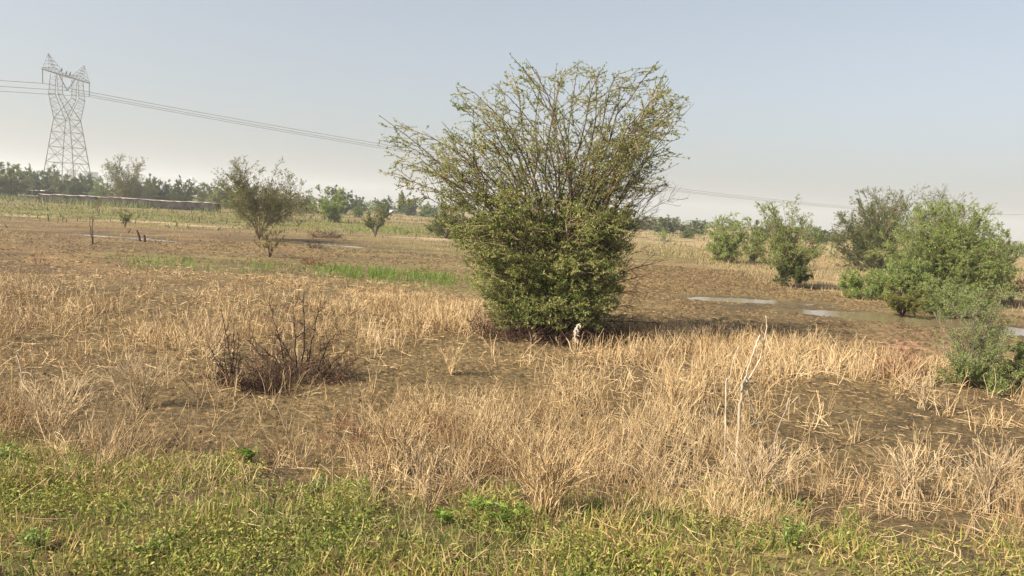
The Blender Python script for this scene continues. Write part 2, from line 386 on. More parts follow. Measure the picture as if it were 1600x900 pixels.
def water(name, pools, label, zw=-.049):
    b = Bag()
    for (cx, cy, rx, ry) in pools:
        th = np.linspace(0, 2 * pi, 33)[:-1]
        X = cx + rx * 1.9 * np.cos(th); Y = cy + ry * 1.9 * np.sin(th)
    x0 = min(c[0] - c[2] * 1.7 for c in pools); x1 = max(c[0] + c[2] * 1.7 for c in pools)
    y0 = min(c[1] - c[3] * 1.7 for c in pools); y1 = max(c[1] + c[3] * 1.7 for c in pools)
    gx, gy = np.meshgrid(np.linspace(x0, x1, 90), np.linspace(y0, y1, 60))
    z = np.full_like(gx, zw)
    V = np.stack([gx, gy, z], -1).reshape(-1, 3); i = np.arange(90 * 60).reshape(60, 90)
    Q = np.stack([i[:-1, :-1], i[:-1, 1:], i[1:, 1:], i[1:, :-1]], -1).reshape(-1, 4)
    c = V[Q].mean(1); keep = np.zeros(len(c), bool)
    for (cx, cy, rx, ry) in pools: keep |= ((c[:, 0] - cx) / rx) ** 2 + ((c[:, 1] - cy) / ry) ** 2 < 2.3
    tag(mesh_obj(name, V, Q[keep], WATER), label, 'water', kind='structure')
water('water', POOLS[0:4], 'shallow muddy pond winding below the green shrubs on the right', -.044)
water('water', POOLS[4:6], 'pale puddle behind the two dark stumps on the left')
water('water', POOLS[6:8], 'narrow puddle in the mud beyond the small leaning sapling')

# ------------------------------------------------------------------ scatter helpers
def scatter(n, y0, y1, dens, rng, margin=1.12, power=1.0):
    """n candidate points over the viewed wedge, more crowded near; kept by density"""
    y = y0 + (y1 - y0) * rng.uniform(0, 1, n) ** power
    x = rng.uniform(-1, 1, n) * (.70 * y * margin + .4)
    P = np.stack([x, y, gz(x, y)], -1); px, py = proj(P)
    k = rng.uniform(0, 1, n) < dens(px, py, x, y) * (y / y1)
    return P[k], px[k], py[k]

def dry_near(P):    # distance from the big bush
    return P
HB = at(872, 526)

# ------------------------------------------------------------------ dry stalks
def build_dry():
    rng = np.random.default_rng(5)
    C, px, py = scatter(90000, 4.2, 24, lambda a, b, x, y: z_dry(a, b, x, y) * .55 + z_fg(a, b) * (.8 + .5 * sst(800, 1400, a)) * nclump(x, y, .5, 74), rng)
    q = (C[:, 0] - HB[0]) ** 2 + (C[:, 1] - HB[1]) ** 2
    keep = (q > 1.0) & ~((np.abs(px - 900) < 60) & (np.abs(py - 520) < 14) & (rng.uniform(0, 1, len(px)) < .6)); C, px, py = C[keep], px[keep], py[keep]
    m = rng.integers(3, 9, len(C)); idx = np.repeat(np.arange(len(C)), m); N = len(idx)
    hgt = (.20 + .19 * vnoise(C[:, 0], C[:, 1], 1.4, 31) + .10 * blob(px, py, DENSE)) * sst(19, 11, C[:, 1]) ** .5
    hgt = np.maximum(hgt, .10) * (1 - .6 * z_fg(px, py))
    ang = rng.uniform(0, 2 * pi, N); rad = rng.uniform(0, .06, N)
    B = C[idx] + np.stack([np.cos(ang) * rad, np.sin(ang) * rad, np.full(N, -.01)], -1)
    lean = np.abs(rng.normal(0, .42, N)); flat = rng.uniform(0, 1, N) < .2; lean[flat] += rng.uniform(.6, 1.1, flat.sum())
    d = np.stack([np.cos(ang) * np.sin(lean), np.sin(ang) * np.sin(lean), np.cos(lean)], -1)
    L = hgt[idx] * rng.uniform(.45, 1.35, N); K = 5; P = [B]; pos = B
    for k in range(K - 1):
        pos = pos + d * (L / (K - 1))[:, None]; P.append(pos)
        d = nrm(d + rng.normal(size=(N, 3)) * .17 + np.array([0, 0, -.05]) * (1 + 2 * flat[:, None]))
    P = np.stack(P, 1); P[..., 2] = np.maximum(P[..., 2], gz(P[..., 0], P[..., 1]) + .003 * (np.arange(K) > 0))
    dist = P[:, 0, 1]
    w = (.0028 + .00024 * dist)[:, None] * np.linspace(1.1, .6, K)[None] * rng.uniform(.6, 1.4, (N, 1))
    near = dist < 7.5
    b = Bag(); pale = Bag()
    sel = rng.uniform(0, 1, N) < .12
    for bag, s in ((b, ~sel), (pale, sel)):
        bag.add(*tubes(P[near & s], w[near & s] * .5, 3)); bag.add(*ribbons(P[~near & s], w[~near & s] * 1.2, rng))
    # side twigs
    tw = grow(P[rng.uniform(0, 1, N) < .55], 2, .3, .95, .13, 3, .5, rng, up=.25)
    b.add(*ribbons(tw, (.003 + .00018 * tw[:, :1, 1]) * np.linspace(1, .5, 3)[None], rng))
    tag(b.obj('dry_grass', STRAW), 'thicket of pinkish tan dry stalks covering the middle of the field', 'dry grass', kind='stuff')
    tag(pale.obj('dry_grass', PALE), 'pale bleached straws mixed among the tan stalks', 'dry grass', kind='stuff')
    # litter of lying straws
    C, px, py = scatter(190000, 3.3, 22, lambda a, b_, x, y: np.clip(z_dry(a, b_, x, y) * .5 + z_fg(a, b_) * (.1 + 1.5 * vnoise(x, y, .6, 73)) + .06 * (b_ > line(a, DT) - 20), 0, 1), rng)
    N = len(C); a = rng.uniform(0, 2 * pi, N); d = np.stack([np.cos(a), np.sin(a), rng.normal(0, .18, N)], -1); L = rng.uniform(.03, .20, N) ** 1.0 * np.where(rng.uniform(0, 1, N) < .12, 1.8, 1)
    P = [C]; pos = C
    for k in range(3):
        pos = pos + d * (L / 3)[:, None]; P.append(pos); d = nrm(d + rng.normal(size=(N, 3)) * .2)
    P = np.stack(P, 1); P[..., 2] = np.maximum(P[..., 2], gz(P[..., 0], P[..., 1]) + .006) + rng.uniform(0, .04, (N, 1)) * (rng.uniform(0, 1, (N, 1)) < .5)
    b = Bag(); b.add(*ribbons(P, (.0014 + .00024 * P[:, :1, 1]) * rng.uniform(.6, 1.5, (N, 1)) * np.ones((N, 4)), rng))
    tag(b.obj('straw_litter', STRAW), 'broken straws lying flat on the mud', 'straw', kind='stuff')
build_dry()

# ------------------------------------------------------------------ green and yellow ground cover in front
def build_fg():
    rng = np.random.default_rng(8)
    C, px, py = scatter(210000, 3.2, 7.2, lambda a, b, x, y: z_fg(a, b) * (.05 + 1.25 * vnoise(x, y, .5, 41)) * (1 - .45 * sst(900, 1400, a)), rng)
    N = len(C); a = rng.uniform(0, 2 * pi, N); lean = np.abs(rng.normal(0, .65, N))
    d = np.stack([np.cos(a) * np.sin(lean), np.sin(a) * np.sin(lean), np.cos(lean)], -1); L = rng.uniform(.03, .12, N) * (.6 + .8 * vnoise(C[:, 0], C[:, 1], .7, 42))
    P = [C]; pos = C
    for k in range(3):
        pos = pos + d * (L / 3)[:, None]; P.append(pos); d = nrm(d + rng.normal(size=(N, 3)) * .18 + np.array([0, 0, -.22]))
    P = np.stack(P, 1); P[..., 2] = np.maximum(P[..., 2], gz(P[..., 0], P[..., 1]) + .004)
    b = Bag(); b.add(*ribbons(P, rng.uniform(.003, .0075, (N, 1)) * np.array([.9, 1.1, .8, .15])[None], rng))
    tag(b.obj('green_grass', MIXG), 'short green and yellowing grass along the bottom of the field', 'grass', kind='stuff')
    # broad leaved herbs
    C, px, py = scatter(75000, 3.2, 7.0, lambda a, b, x, y: (1 - .7 * sst(800, 1400, a)) * z_fg(a, b - 6) * np.clip(vnoise(x, y, .45, 43) * 1.8 - .55, 0, 1) * .9, rng)
    idx = np.repeat(np.arange(len(C)), 5); N = len(idx)
    a = rng.uniform(0, 2 * pi, N); base = C[idx] + np.stack([rng.normal(0, .02, N), rng.normal(0, .02, N), rng.uniform(.01, .09, N)], -1)
    V, Q = leaves(base, np.stack([np.cos(a), np.sin(a), rng.uniform(-.1, .8, N)], -1), rng.uniform(.010, .034, N), rng.uniform(.005, .014, N), rng, 2.0)
    b = Bag(); b.add(V, Q)
    hb = b.obj('ground_herbs', island_mat('herb_green', [(.08, .11, .02), (.17, .21, .038), (.32, .34, .065), (.48, .42, .13)], .5, .35))
    tag(hb, 'low leafy herbs creeping among the front grass', 'herbs', kind='stuff')
build_fg()

# ------------------------------------------------------------------ mid and far field cover
def tufts(name, mat, label, cat, n, y0, y1, dens, h, w, seed, power=1.0, lean0=.4, K=3):
    rng = np.random.default_rng(seed)
    C, px, py = scatter(n, y0, y1, dens, rng, power=power)
    N = len(C)
    if N == 0: return
    a = rng.uniform(0, 2 * pi, N); lean = np.abs(rng.normal(0, lean0, N))
    d = np.stack([np.cos(a) * np.sin(lean), np.sin(a) * np.sin(lean), np.cos(lean)], -1); L = h * rng.uniform(.4, 1.3, N)
    C[:, 2] -= .01
    P = [C]; pos = C
    for k in range(K - 1):
        pos = pos + d * (L / (K - 1))[:, None]; P.append(pos); d = nrm(d + rng.normal(size=(N, 3)) * .2 + np.array([0, 0, -.12]))
    P = np.stack(P, 1); b = Bag()
    ws = w(P[:, :1, 1]) if callable(w) else w
    b.add(*ribbons(P, ws * np.linspace(1, .3, K)[None] * np.ones((N, K)), rng))
    tag(b.obj(name, mat), label, cat, kind='stuff')
# bright reedy band left of the big bush
tufts('reed_grass', BRIGHT, 'fresh bright green reed grass in a band left of the big bush', 'reeds', 60000, 16, 23,
      lambda a, b, x, y: np.clip(np.exp(-((a - 590) / 75) ** 2 - ((b - line(a, [(500, 423), (700, 438)])) / 7) ** 2) * 1.3 * nclump(x, y, .35, 51, .25, .55)
      + .7 * np.exp(-((a - 692) / 12) ** 2 - ((b - 440) / 5) ** 2) + .25 * z_strip_green(a, b)[0] * nclump(x, y, .6, 52, .55, .7), 0, 1), .30, .016, 52)
tufts('sprouting_grass', GREENFAR, 'thin sage green grass sprouting on the mud across the middle distance', 'grass', 110000, 14, 60,
      lambda a, b, x, y: np.clip(z_strip_green(a, b)[0] * .8 * nclump(x, y, .8, 53) + (np.exp(-((b - 398) / 24) ** 2) * sst(450, 560, a) * .35 + .06) * nclump(x, y, 1.3, 54, .35, .65) * (b < line(a, DT)) * (1 - z_tan_right(a, b)) * (1 - .8 * sst(1000, 1080, a)), 0, 1),
      .09, lambda y: .01 + .0006 * y, 54, power=.8)
tufts('stubble', STRAW, 'short dry stubble standing on the brown mud', 'stubble', 70000, 14, 60,
      lambda a, b, x, y: np.clip((b < line(a, DT) + 6) * (1 - z_tan_right(a, b)) * nclump(x, y, 1.1, 55, .4, .7) * (.35 - .3 * sst(930, 1000, a)), 0, 1),
      .10, lambda y: .006 + .0004 * y, 55, power=.8)
tufts('low_crop', GREENFAR, 'band of low yellow green leafy growth in front of the stone wall', 'ground cover', 300000, 34, 115,
      lambda a, b, x, y: np.clip(z_strip_green(a, b)[1] * 1.2 * nclump(x, y, 1.8, 56, .3, .55) + z_strip_green(a, b)[2], 0, 1), .12, lambda y: .02 + .0005 * y, 57, power=.9, lean0=1.0)
tufts('green_patch', BRIGHT, 'three lush green grass patches beside the lone sapling beyond the puddle', 'grass', 24000, 38, 62,
      lambda a, b, x, y: np.clip(sum(np.exp(-((a - cx) / rx) ** 2 - ((b - cy) / 4) ** 2) for cx, cy, rx in ((567, 356, 16), (612, 358, 14), (637, 360, 14))), 0, 1), .45, .05, 58)
tufts('tan_grass', TANFAR, 'tall dry tan grass on the far side of the muddy pond', 'dry grass', 150000, 20, 60,
      lambda a, b, x, y: np.clip(z_tan_right(a, b) * (.4 + .6 * nclump(x, y, 2, 59)), 0, 1), .18, lambda y: .008 + .0006 * y, 59, power=.8, lean0=.3)
tufts('tan_grass', TANFAR, 'distant straw coloured grass before the far trees', 'dry grass', 120000, 50, 260,
      lambda a, b, x, y: np.clip((.25 + .75 * nclump(x, y, 9, 60)) * (1 - z_strip_green(a, b)[1]), 0, 1) * (1 - sst(330, 480, -a + 480) * (y < 105)), .13, lambda y: .02 + .0009 * y, 60, power=.75, lean0=.4)
tufts('dark_weeds', OLIVE, 'patchy olive weeds scattered over the dry far field', 'weeds', 60000, 30, 200,
      lambda a, b, x, y: np.clip(nclump(x, y, 4, 61, .5, .68) * ((b < 375) | (z_tan_right(a, b) > .5)), 0, 1), .40, lambda y: .03 + .0012 * y, 61, power=.75, lean0=.6)

tufts('wall_weeds', OLIVE, 'ragged olive and brown weeds growing along the foot of the stone wall', 'weeds', 60000, 80, 125,
      lambda a, b, x, y: np.clip(np.exp(-((b - line(a, [(0, 310), (60, 316), (336, 332)])) / 1.6) ** 2) * (a < 345) * nclump(x, y, 3.5, 63, .42, .62), 0, 1), .75, .09, 63, lean0=.35)

def build_clods():
    rng = np.random.default_rng(13)
    C, px, py = scatter(200000, 10, 34, lambda a, b, x, y: np.clip((b < line(a, DT) + 8) * (1 - z_tan_right(a, b + 6)) * (sst(940, 1010, a) * 1.6 + .2) * (.2 + nclump(x, y, .7, 62)), 0, 1), rng, power=.8)
    for (cx, cy, rx, ry) in POOLS:
        k = ((C[:, 0] - cx) / rx) ** 2 + ((C[:, 1] - cy) / ry) ** 2 > 1.1; C = C[k]
    C2, _, _ = scatter(90000, 4.5, 15, lambda a, b, x, y: np.clip((b > line(a, DT)) * .5, 0, 1), rng)
    C = np.concatenate([C, C2])
    N = len(C); ico = np.array([[1, 0, 0], [0, 1, 0], [-1, 0, 0], [0, -1, 0], [0, 0, 1.]])
    s = (.0012 * C[:, 1] + rng.uniform(.002, .018, N))[:, None, None] * rng.uniform(.5, 1.2, (N, 1, 1)) * np.stack([rng.uniform(.8, 2.6, N), rng.uniform(.7, 1.2, N), rng.uniform(.5, 1.1, N)], -1)[:, None]
    a = rng.normal(0, .5, N); V = ico[None] * rng.uniform(.7, 1.3, (N, 5, 1)) * s
    c, s_ = np.cos(a)[:, None], np.sin(a)[:, None]
    V = np.stack([V[..., 0] * c - V[..., 1] * s_, V[..., 0] * s_ + V[..., 1] * c, V[..., 2]], -1) + C[:, None]
    q = np.array([[0, 1, 4, 4], [1, 2, 4, 4], [2, 3, 4, 4], [3, 0, 4, 4]])[:, :3]
    Q = (np.arange(N)[:, None, None] * 5 + q[None]).reshape(-1, 3)
    tag(mesh_obj('mud_clods', V.reshape(-1, 3), Q, CLOD, smooth=False), 'small trampled mud lumps strewn over the bare ground', 'mud clods', kind='stuff')
build_clods()

# ------------------------------------------------------------------ trees
def bez(A, B, Cc, K):
    t = np.linspace(0, 1, K)[None, :, None]
    return (1 - t) ** 2 * A[:, None] + 2 * (1 - t) * t * B[:, None] + t ** 2 * Cc[:, None]

def hero():
    rng = np.random.default_rng(21); base = HB; D = base[1]
    tips = [(592, 180, -.2), (607, 212, .4), (606, 272, .2), (617, 195, .9), (625, 255, -.7), (655, 300, .6), (715, 132, .2), (722, 158, -.5), (795, 83, .2), (822, 92, -.5), (800, 112, .8),
            (905, 93, .3), (880, 115, -.6), (945, 100, -.6), (968, 112, .4), (1030, 95, .4), (1047, 128, .9), (1043, 140, -.6), (1066, 150, -.2), (1084, 162, .3), (1050, 184, -.9), (1020, 205, .6), (1018, 240, .3), (1005, 275, .8),
            (760, 170, .6), (735, 190, -.9), (690, 190, 0), (660, 205, .5), (1058, 165, 1.1), (1040, 110, -.4), (1000, 105, .9), (1035, 150, .1), (1025, 190, .8), (1010, 225, -.6), (770, 130, -.3), (740, 150, .9), (870, 100, .9), (925, 105, .0), (1000, 300, -.5), (845, 120, -1), (985, 130, .8), (700, 225, 1.1), (1030, 175, 0), (640, 235, 0), (1000, 190, -1)]
    rows = [(120, 800, 1030), (160, 730, 1050), (200, 690, 1045), (250, 640, 1015), (300, 650, 1005), (350, 690, 995), (400, 722, 985), (450, 748, 972), (492, 765, 955), (510, 780, 945)]
    ra = np.array(rows, float)
    T = [on_ray(a, b, D + c) for a, b, c in tips]; low = []
    for k in range(105):
        y = np.clip(rng.beta(1.6, 1.0), 0, 1) * (500 - 150) + 150
        l = np.interp(y, ra[:, 0], ra[:, 1]); r = np.interp(y, ra[:, 0], ra[:, 2]); u = rng.uniform(-1, 1)
        hw = (r - l) / 2 / F * D * .8
        v = rng.uniform(-1, 1) * hw * math.sqrt(max(0.03, 1 - u * u))
        T.append(on_ray((l + r) / 2 + u * (r - l) / 2 * .93, y, D + v))
    T = np.array(T); N = len(T)
    a = rng.uniform(0, 2 * pi, N); B = base + np.stack([np.cos(a) * rng.uniform(0, .28, N), np.sin(a) * rng.uniform(0, .25, N), np.full(N, -.05)], -1)
    h = (T - B); mid = B + np.stack([h[:, 0] * .16, h[:, 1] * .2, np.maximum(h[:, 2] * rng.uniform(.55, .85, N), .25 + 0 * h[:, 2])], -1) + rng.normal(size=(N, 3)) * np.array([.34, .34, .12])
    K = 12; P = bez(B, mid, T, K)
    P[:, 1:-1] += np.cumsum(rng.normal(size=(N, K - 2, 3)) * .035, axis=1) * np.sin(np.linspace(.3, pi - .3, K - 2))[None, :, None]
    Lm = np.linalg.norm(np.diff(P, axis=1), axis=2).sum(1)
    r0_ = (.006 + .0036 * Lm)[:, None]
    Rr = r0_ * np.linspace(1, .08, K)[None] ** 1.0 + .0018
    root = thing('acacia_bush', base, 'large vase shaped thorny acacia bush standing in the middle of the muddy field', 'bush')
    tb = Bag(); tb.add(*tubes(P, Rr, 6)); tb.obj('trunk', BARK, root, loc=base); tb = Bag()
    l2 = grow(P, 11, .3, .99, 1.0, 8, .68, rng, up=.0, wob=.12, short=.35, flat=.6, angv=.2)
    l2 = np.concatenate([l2, grow(P[:46], 7, .55, .97, .5, 8, .6, rng, up=.02, wob=.12, short=0)])
    l3 = grow(l2, 6, .1, .98, .27, 5, .75, rng, up=.02, wob=.12, flat=.7)
    # thinner at the top and sides: drop some twigs high up, keep the low part crowded
    hh = l3[:, 0, 2]; keep = rng.uniform(0, 1, len(l3)) < np.interp(hh, [0, 1.6, 2.6, 3.6, 5], [1, .95, .75, .55, .55]); l3 = l3[keep]
    def trim(Pp):
        px, py = proj(Pp[:, -1]); over = (py < line(px, [(585, 172), (622, 184), (645, 208), (668, 195), (688, 208), (705, 130), (718, 128), (740, 152), (762, 132), (784, 118), (792, 78), (826, 92), (850, 114), (882, 106), (905, 88), (930, 112), (945, 95), (970, 110), (1000, 118), (1030, 90), (1046, 120), (1052, 146), (1068, 146), (1095, 158)])) | (px > 1096) | (px < 586); l = np.interp(py, ra[:, 0], ra[:, 1]) - 5; r = np.interp(py, ra[:, 0], ra[:, 2]) + 5
        out = (py > 330) & ((px < l) | (px > r)); z = Pp[..., 2].min(1) < .12
        return ~(out | z | over | (py > 516))
    l3 = l3[trim(l3)]; l2 = l2[trim(l2)]
    tb.add(*tubes(l2, taper(len(l2), 8, .0075, .0028), 3))
    tb.add(*ribbons(l3, np.linspace(.0075, .004, 5)[None] * np.ones((len(l3), 5)), rng))
    tb.obj('twigs', TWIG, root, loc=base)
    lb = Bag()
    def tuft(Pp, per, t0, cnt=3, s=1.0):
        c, tdir = along(Pp, per, rng, t0)
        kp = c[:, 2] > .22; c, tdir = c[kp], tdir[kp]
        for _ in range(cnt):
            n = len(c); d = tdir * 1.0 + rng.normal(size=(n, 3)) * .7 + np.array([0, 0, .12])
            lb.add(*leaves(c, d, rng.uniform(.020, .050, n) * s, rng.uniform(.008, .016, n) * s, rng))
    tuft(l3, 7, .05); tuft(l2[trim(l2)], 10, .15); tuft(P, 30, .5)
    # denser low skirt
    lowp = l3[l3[:, 0, 2] < 2.3]; tuft(lowp, 4, .0, 3, 1.35)
    lb.obj('crown', HERO, root, loc=base)
    # leafless grey and red-brown side branches
    db = Bag()
    tp = [(1038, 296, .3), (1052, 310, .5), (1030, 330, .1), (1015, 345, -.2), (1040, 285, .6), (1022, 272, .4), (1000, 350, .2)]
    T = np.array([on_ray(a_, b_, D + c) for a_, b_, c in tp]); n = len(T); B = np.repeat(on_ray(945, 400, D + .2)[None], n, 0) + rng.normal(size=(n, 3)) * .08
    Pg = bez(B, B + (T - B) * np.array([.35, .5, .65]), T, 9); db.add(*tubes(Pg, taper(n, 9, .012, .003), 4))
    g2 = grow(Pg, 14, .25, 1, .5, 5, .6, rng, up=.15); db.add(*tubes(g2, taper(len(g2), 5, .004, .002), 3))
    g3 = grow(g2, 4, .2, 1, .2, 4, .6, rng); db.add(*ribbons(g3, .004, rng))
    o = db.obj('bare_branches', GREYTWIG, root, loc=base); o['label'] = 'leafless grey branches on the right side of the bush'
    db = Bag()
    tp = [(1008, 432, .2), (990, 455, -.3), (1020, 412, .4), (985, 478, .2), (1003, 392, -.2), (1000, 500, .1), (975, 505, -.4), (1030, 505, .2)]
    T = np.array([on_ray(a_, b_, D + c) for a_, b_, c in tp]); n = len(T); B = np.repeat(base[None], n, 0) + rng.normal(size=(n, 3)) * .1 + np.array([.2, 0, .25])
    Pg = bez(B, B + (T - B) * np.array([.45, .5, .8]) + np.array([0, 0, .1]), T, 9); db.add(*tubes(Pg, taper(n, 9, .014, .004), 4))
    g2 = grow(Pg, 12, .35, 1, .45, 5, .6, rng, up=0); g2 = g2[g2[..., 2].min(1) > .05]; db.add(*tubes(g2, taper(len(g2), 5, .0045, .002), 3))
    g3 = grow(g2, 4, .2, 1, .18, 4, .6, rng); db.add(*ribbons(g3, .004, rng))
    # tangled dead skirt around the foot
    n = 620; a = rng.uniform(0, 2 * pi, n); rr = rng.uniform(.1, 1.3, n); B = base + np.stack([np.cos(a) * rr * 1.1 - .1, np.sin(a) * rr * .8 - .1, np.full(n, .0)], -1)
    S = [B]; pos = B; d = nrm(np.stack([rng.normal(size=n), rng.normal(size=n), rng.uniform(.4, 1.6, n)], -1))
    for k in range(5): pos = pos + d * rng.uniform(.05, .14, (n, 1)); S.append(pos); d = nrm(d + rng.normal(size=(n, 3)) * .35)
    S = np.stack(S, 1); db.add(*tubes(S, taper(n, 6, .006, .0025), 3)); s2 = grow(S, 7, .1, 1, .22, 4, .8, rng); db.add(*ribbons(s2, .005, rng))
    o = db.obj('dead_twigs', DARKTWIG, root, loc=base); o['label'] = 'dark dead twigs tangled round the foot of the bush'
hero()

def make_tree(name, base, H, Wd, rng, label=None, cat='tree', leaf=OLIVE, bark=TWIG, trunk_h=.2, stems=1, mains=14, n2=7, n3=5, leafn=5, lsz=.06, lcnt=2,
              shape='round', thick=None, group=None, leafscale=1.0, lean=0.0, spread_low=0.3, bare_top=0.0, fill=1.0, depth=None, droop=0.0):
    """root with trunk and crown; crown envelope set by shape"""
    base = np.asarray(base, float); a = rng.uniform(0, 2 * pi, mains)
    N = mains; u = (np.arange(N) + rng.uniform(0, 1, N)) / N
    Rw = Wd / 2
    if shape == 'round': zf = trunk_h + (1 - trunk_h) * (u ** .8); rf = np.sqrt(np.clip(1 - ((zf - .5) / .58) ** 2, .04, 1))
    elif shape == 'vase': zf = .35 + .65 * u; rf = .45 + .55 * np.sin(np.clip(zf, 0, 1) * pi * .62) * (1 - .35 * u ** 3)
    elif shape == 'flat': zf = .62 + .38 * u; rf = np.where(u > .5, .8 * rng.uniform(.2, 1, N), 1.0)
    elif shape == 'mound': zf = .12 + .88 * u; rf = np.sqrt(np.clip(1 - (zf * .97) ** 2, .03, 1))
    elif shape == 'cone': zf = trunk_h + (1 - trunk_h) * u; rf = np.clip(1.05 - zf, .05, 1)
    rf = rf * rng.uniform(.65, 1.08, N); zf = zf * rng.uniform(.9, 1.03, N)
    dp = 1.0 if depth is None else depth
    T = base + np.stack([np.cos(a) * rf * Rw + lean * H, np.sin(a) * rf * Rw * dp, zf * H], -1)
    st = np.arange(N) % stems; sa = rng.uniform(0, 2 * pi, stems); off = .03 * H * (stems > 1)
    B = base + np.stack([np.cos(sa[st]) * off, np.sin(sa[st]) * off, -.03 + 0 * a], -1)
    th = trunk_h * H
    top = B + np.stack([np.cos(sa[st]) * off * 2, np.sin(sa[st]) * off * 2, 0 * a + th], -1)
    K = 9
    midp = B + (T - B) * np.array([.22, .22, .0]) + np.stack([0 * a, 0 * a, np.maximum(th, (T - B)[:, 2] * .55)], -1)
    P = bez(B, midp, T, K); P[:, 1:-1] += np.cumsum(rng.normal(size=(N, K - 2, 3)) * .008 * H, axis=1)
    thick = thick or H * .011
    Rr = thick * np.linspace(.6, .1, K)[None] * rng.uniform(.5, 1.0, (N, 1))
    Rr[:: max(1, N // max(1, stems * 2)), :4] *= 1.6
    loc = base if label is not None else np.zeros(3)
    root = thing(name, base, label, cat, group)
    tb = Bag(); tb.add(*tubes(P, Rr, 5))
    L2 = .34 * max(Wd / 2, H * .5) * fill + .03
    l2 = grow(P, n2, .3, .98, L2, 5, .65, rng, up=.1, curve=-droop, short=.3); tb.add(*tubes(l2, taper(len(l2), 5, thick * .25, thick * .07), 3))
    l3 = grow(l2, n3, .1, 1, L2 * .5, 4, .65, rng, up=.05, curve=-droop)
    tb.add(*ribbons(l3, max(.003, thick * .13), rng))
    l3 = l3[l3[..., 2].min(1) > base[2] + .02]
    if bare_top:
        zt = (l3[:, 0, 2] - base[2]) / H; l3 = l3[rng.uniform(0, 1, len(l3)) > bare_top * sst(.45, .9, zt)]
    tb.obj('trunk', bark, root, loc=base)
    lb = Bag()
    for Pp, per in ((l3, leafn), (l2, max(1, leafn // 2))):
        c, td = along(Pp, per, rng, .1)
        for _ in range(lcnt + 2):
            n = len(c); d = td * .9 + rng.normal(size=(n, 3)) * .8 + np.array([0, 0, .1 - droop])
            lb.add(*leaves(c, d, rng.uniform(.5, 1.2, n) * lsz * leafscale, rng.uniform(.14, .26, n) * lsz * leafscale, rng))
    lb.obj('crown', leaf, root, loc=base)
    return root

def spec(px, by, ty, w):
    """base point, height and width in metres of a plant seen at a pixel column, foot row, top row and width"""
    b = at(px, by); t = on_ray(px, ty, b[1]); return b, t[2] - b[2], w / F * math.hypot(b[0] * .0 + b[1], 0)

# nearer trees, each its own growth
def near_tree(seed, px, by, ty, w, name, label, cat='tree', **kw):
    b, H, Wd = spec(px, by, ty, w); return make_tree(name, b, H * .93, Wd * .9, np.random.default_rng(seed), label, cat, **kw)

near_tree(31, 408, 374, 242, 158, 'acacia_tree', 'sparse open tree with many thin upright stems left of the big bush', leaf=YELL, bark=TWIG, shape='vase', stems=4, mains=38, n2=11, n3=6, leafn=4, lsz=.095, bare_top=.2, lcnt=1, thick=.024, fill=1.2, trunk_h=.12)
near_tree(32, 422, 402, 338, 62, 'acacia_sapling', 'small dark stemmed sapling in front of the sparse open tree', 'sapling', leaf=YELL, bark=DARKTWIG, shape='vase', stems=2, mains=10, n2=6, n3=4, leafn=4, lsz=.05, thick=.022, trunk_h=.25)
near_tree(33, 197, 321, 240, 94, 'acacia_tree', 'fluffy rounded acacia rising in front of the stone wall on the left', leaf=OLIVE, shape='round', mains=55, n2=9, n3=6, leafn=4, lsz=.15, lcnt=2, thick=.09, bare_top=.0, trunk_h=.12, fill=1.1)
near_tree(34, 1222, 446, 296, 118, 'acacia_tree', 'light feathery green tree on the far bank of the pond with a bare thin trunk', leaf=FEATH, bark=TWIG, shape='round', mains=40, n2=9, n3=6, leafn=5, lsz=.065, lcnt=2, thick=.04, trunk_h=.25, bare_top=.1)
near_tree(35, 1236, 449, 388, 66, 'dark_shrub', 'dense dark green shrub wrapped round the foot of the feathery tree by the pond', 'shrub', leaf=DARKG, shape='mound', stems=4, mains=18, n2=8, n3=6, leafn=6, lsz=.06, thick=.02)
near_tree(36, 1136, 411, 326, 92, 'mesquite_bush', 'bright green bush with a short dark trunk beyond the mud right of the big bush', 'bush', leaf=FEATH, shape='round', stems=3, mains=45, n2=8, n3=6, leafn=4, lsz=.09, lcnt=2, thick=.04, trunk_h=.12)
near_tree(37, 1178, 410, 338, 60, 'mesquite_bush', 'smaller darker bush just right of the bright green bush', 'bush', leaf=OLIVE, shape='round', stems=2, mains=18, n2=7, n3=6, leafn=5, lsz=.10, thick=.035, trunk_h=.12)
near_tree(38, 1362, 424, 296, 155, 'acacia_tree', 'dark olive acacia with a flat reaching top left of the large green bush', leaf=DARKG, shape='round', stems=3, mains=64, n2=8, n3=6, leafn=6, lsz=.09, lcnt=2, thick=.05, trunk_h=.06)
near_tree(39, 1372, 422, 288, 165, 'acacia_tree', 'thin grey branched crown spreading flat above the dark olive acacia', leaf=OLIVE, bark=BARK, shape='flat', stems=2, mains=40, n2=10, n3=6, leafn=4, lsz=.09, lcnt=1, thick=.04)
near_tree(40, 1462, 425, 280, 110, 'acacia_tree', 'sparse twiggy tree top poking up behind the large green bush', leaf=OLIVE, bark=BARK, shape='flat', stems=2, mains=30, n2=10, n3=6, leafn=3, lsz=.09, lcnt=1, thick=.035)
near_tree(41, 1468, 470, 312, 228, 'mesquite_bush', 'large rounded feathery green bush on the right, tallest by the pond', 'bush', leaf=FEATH, shape='mound', stems=6, mains=115, n2=10, n3=7, leafn=5, lsz=.075, lcnt=2, thick=.035, trunk_h=.05)
near_tree(42, 1412, 470, 392, 110, 'mesquite_bush', 'mid height feathery shrub at the left foot of the large green bush', 'shrub', leaf=SAGE, shape='mound', stems=5, mains=28, n2=8, n3=6, leafn=6, lsz=.07, thick=.02, trunk_h=.03)
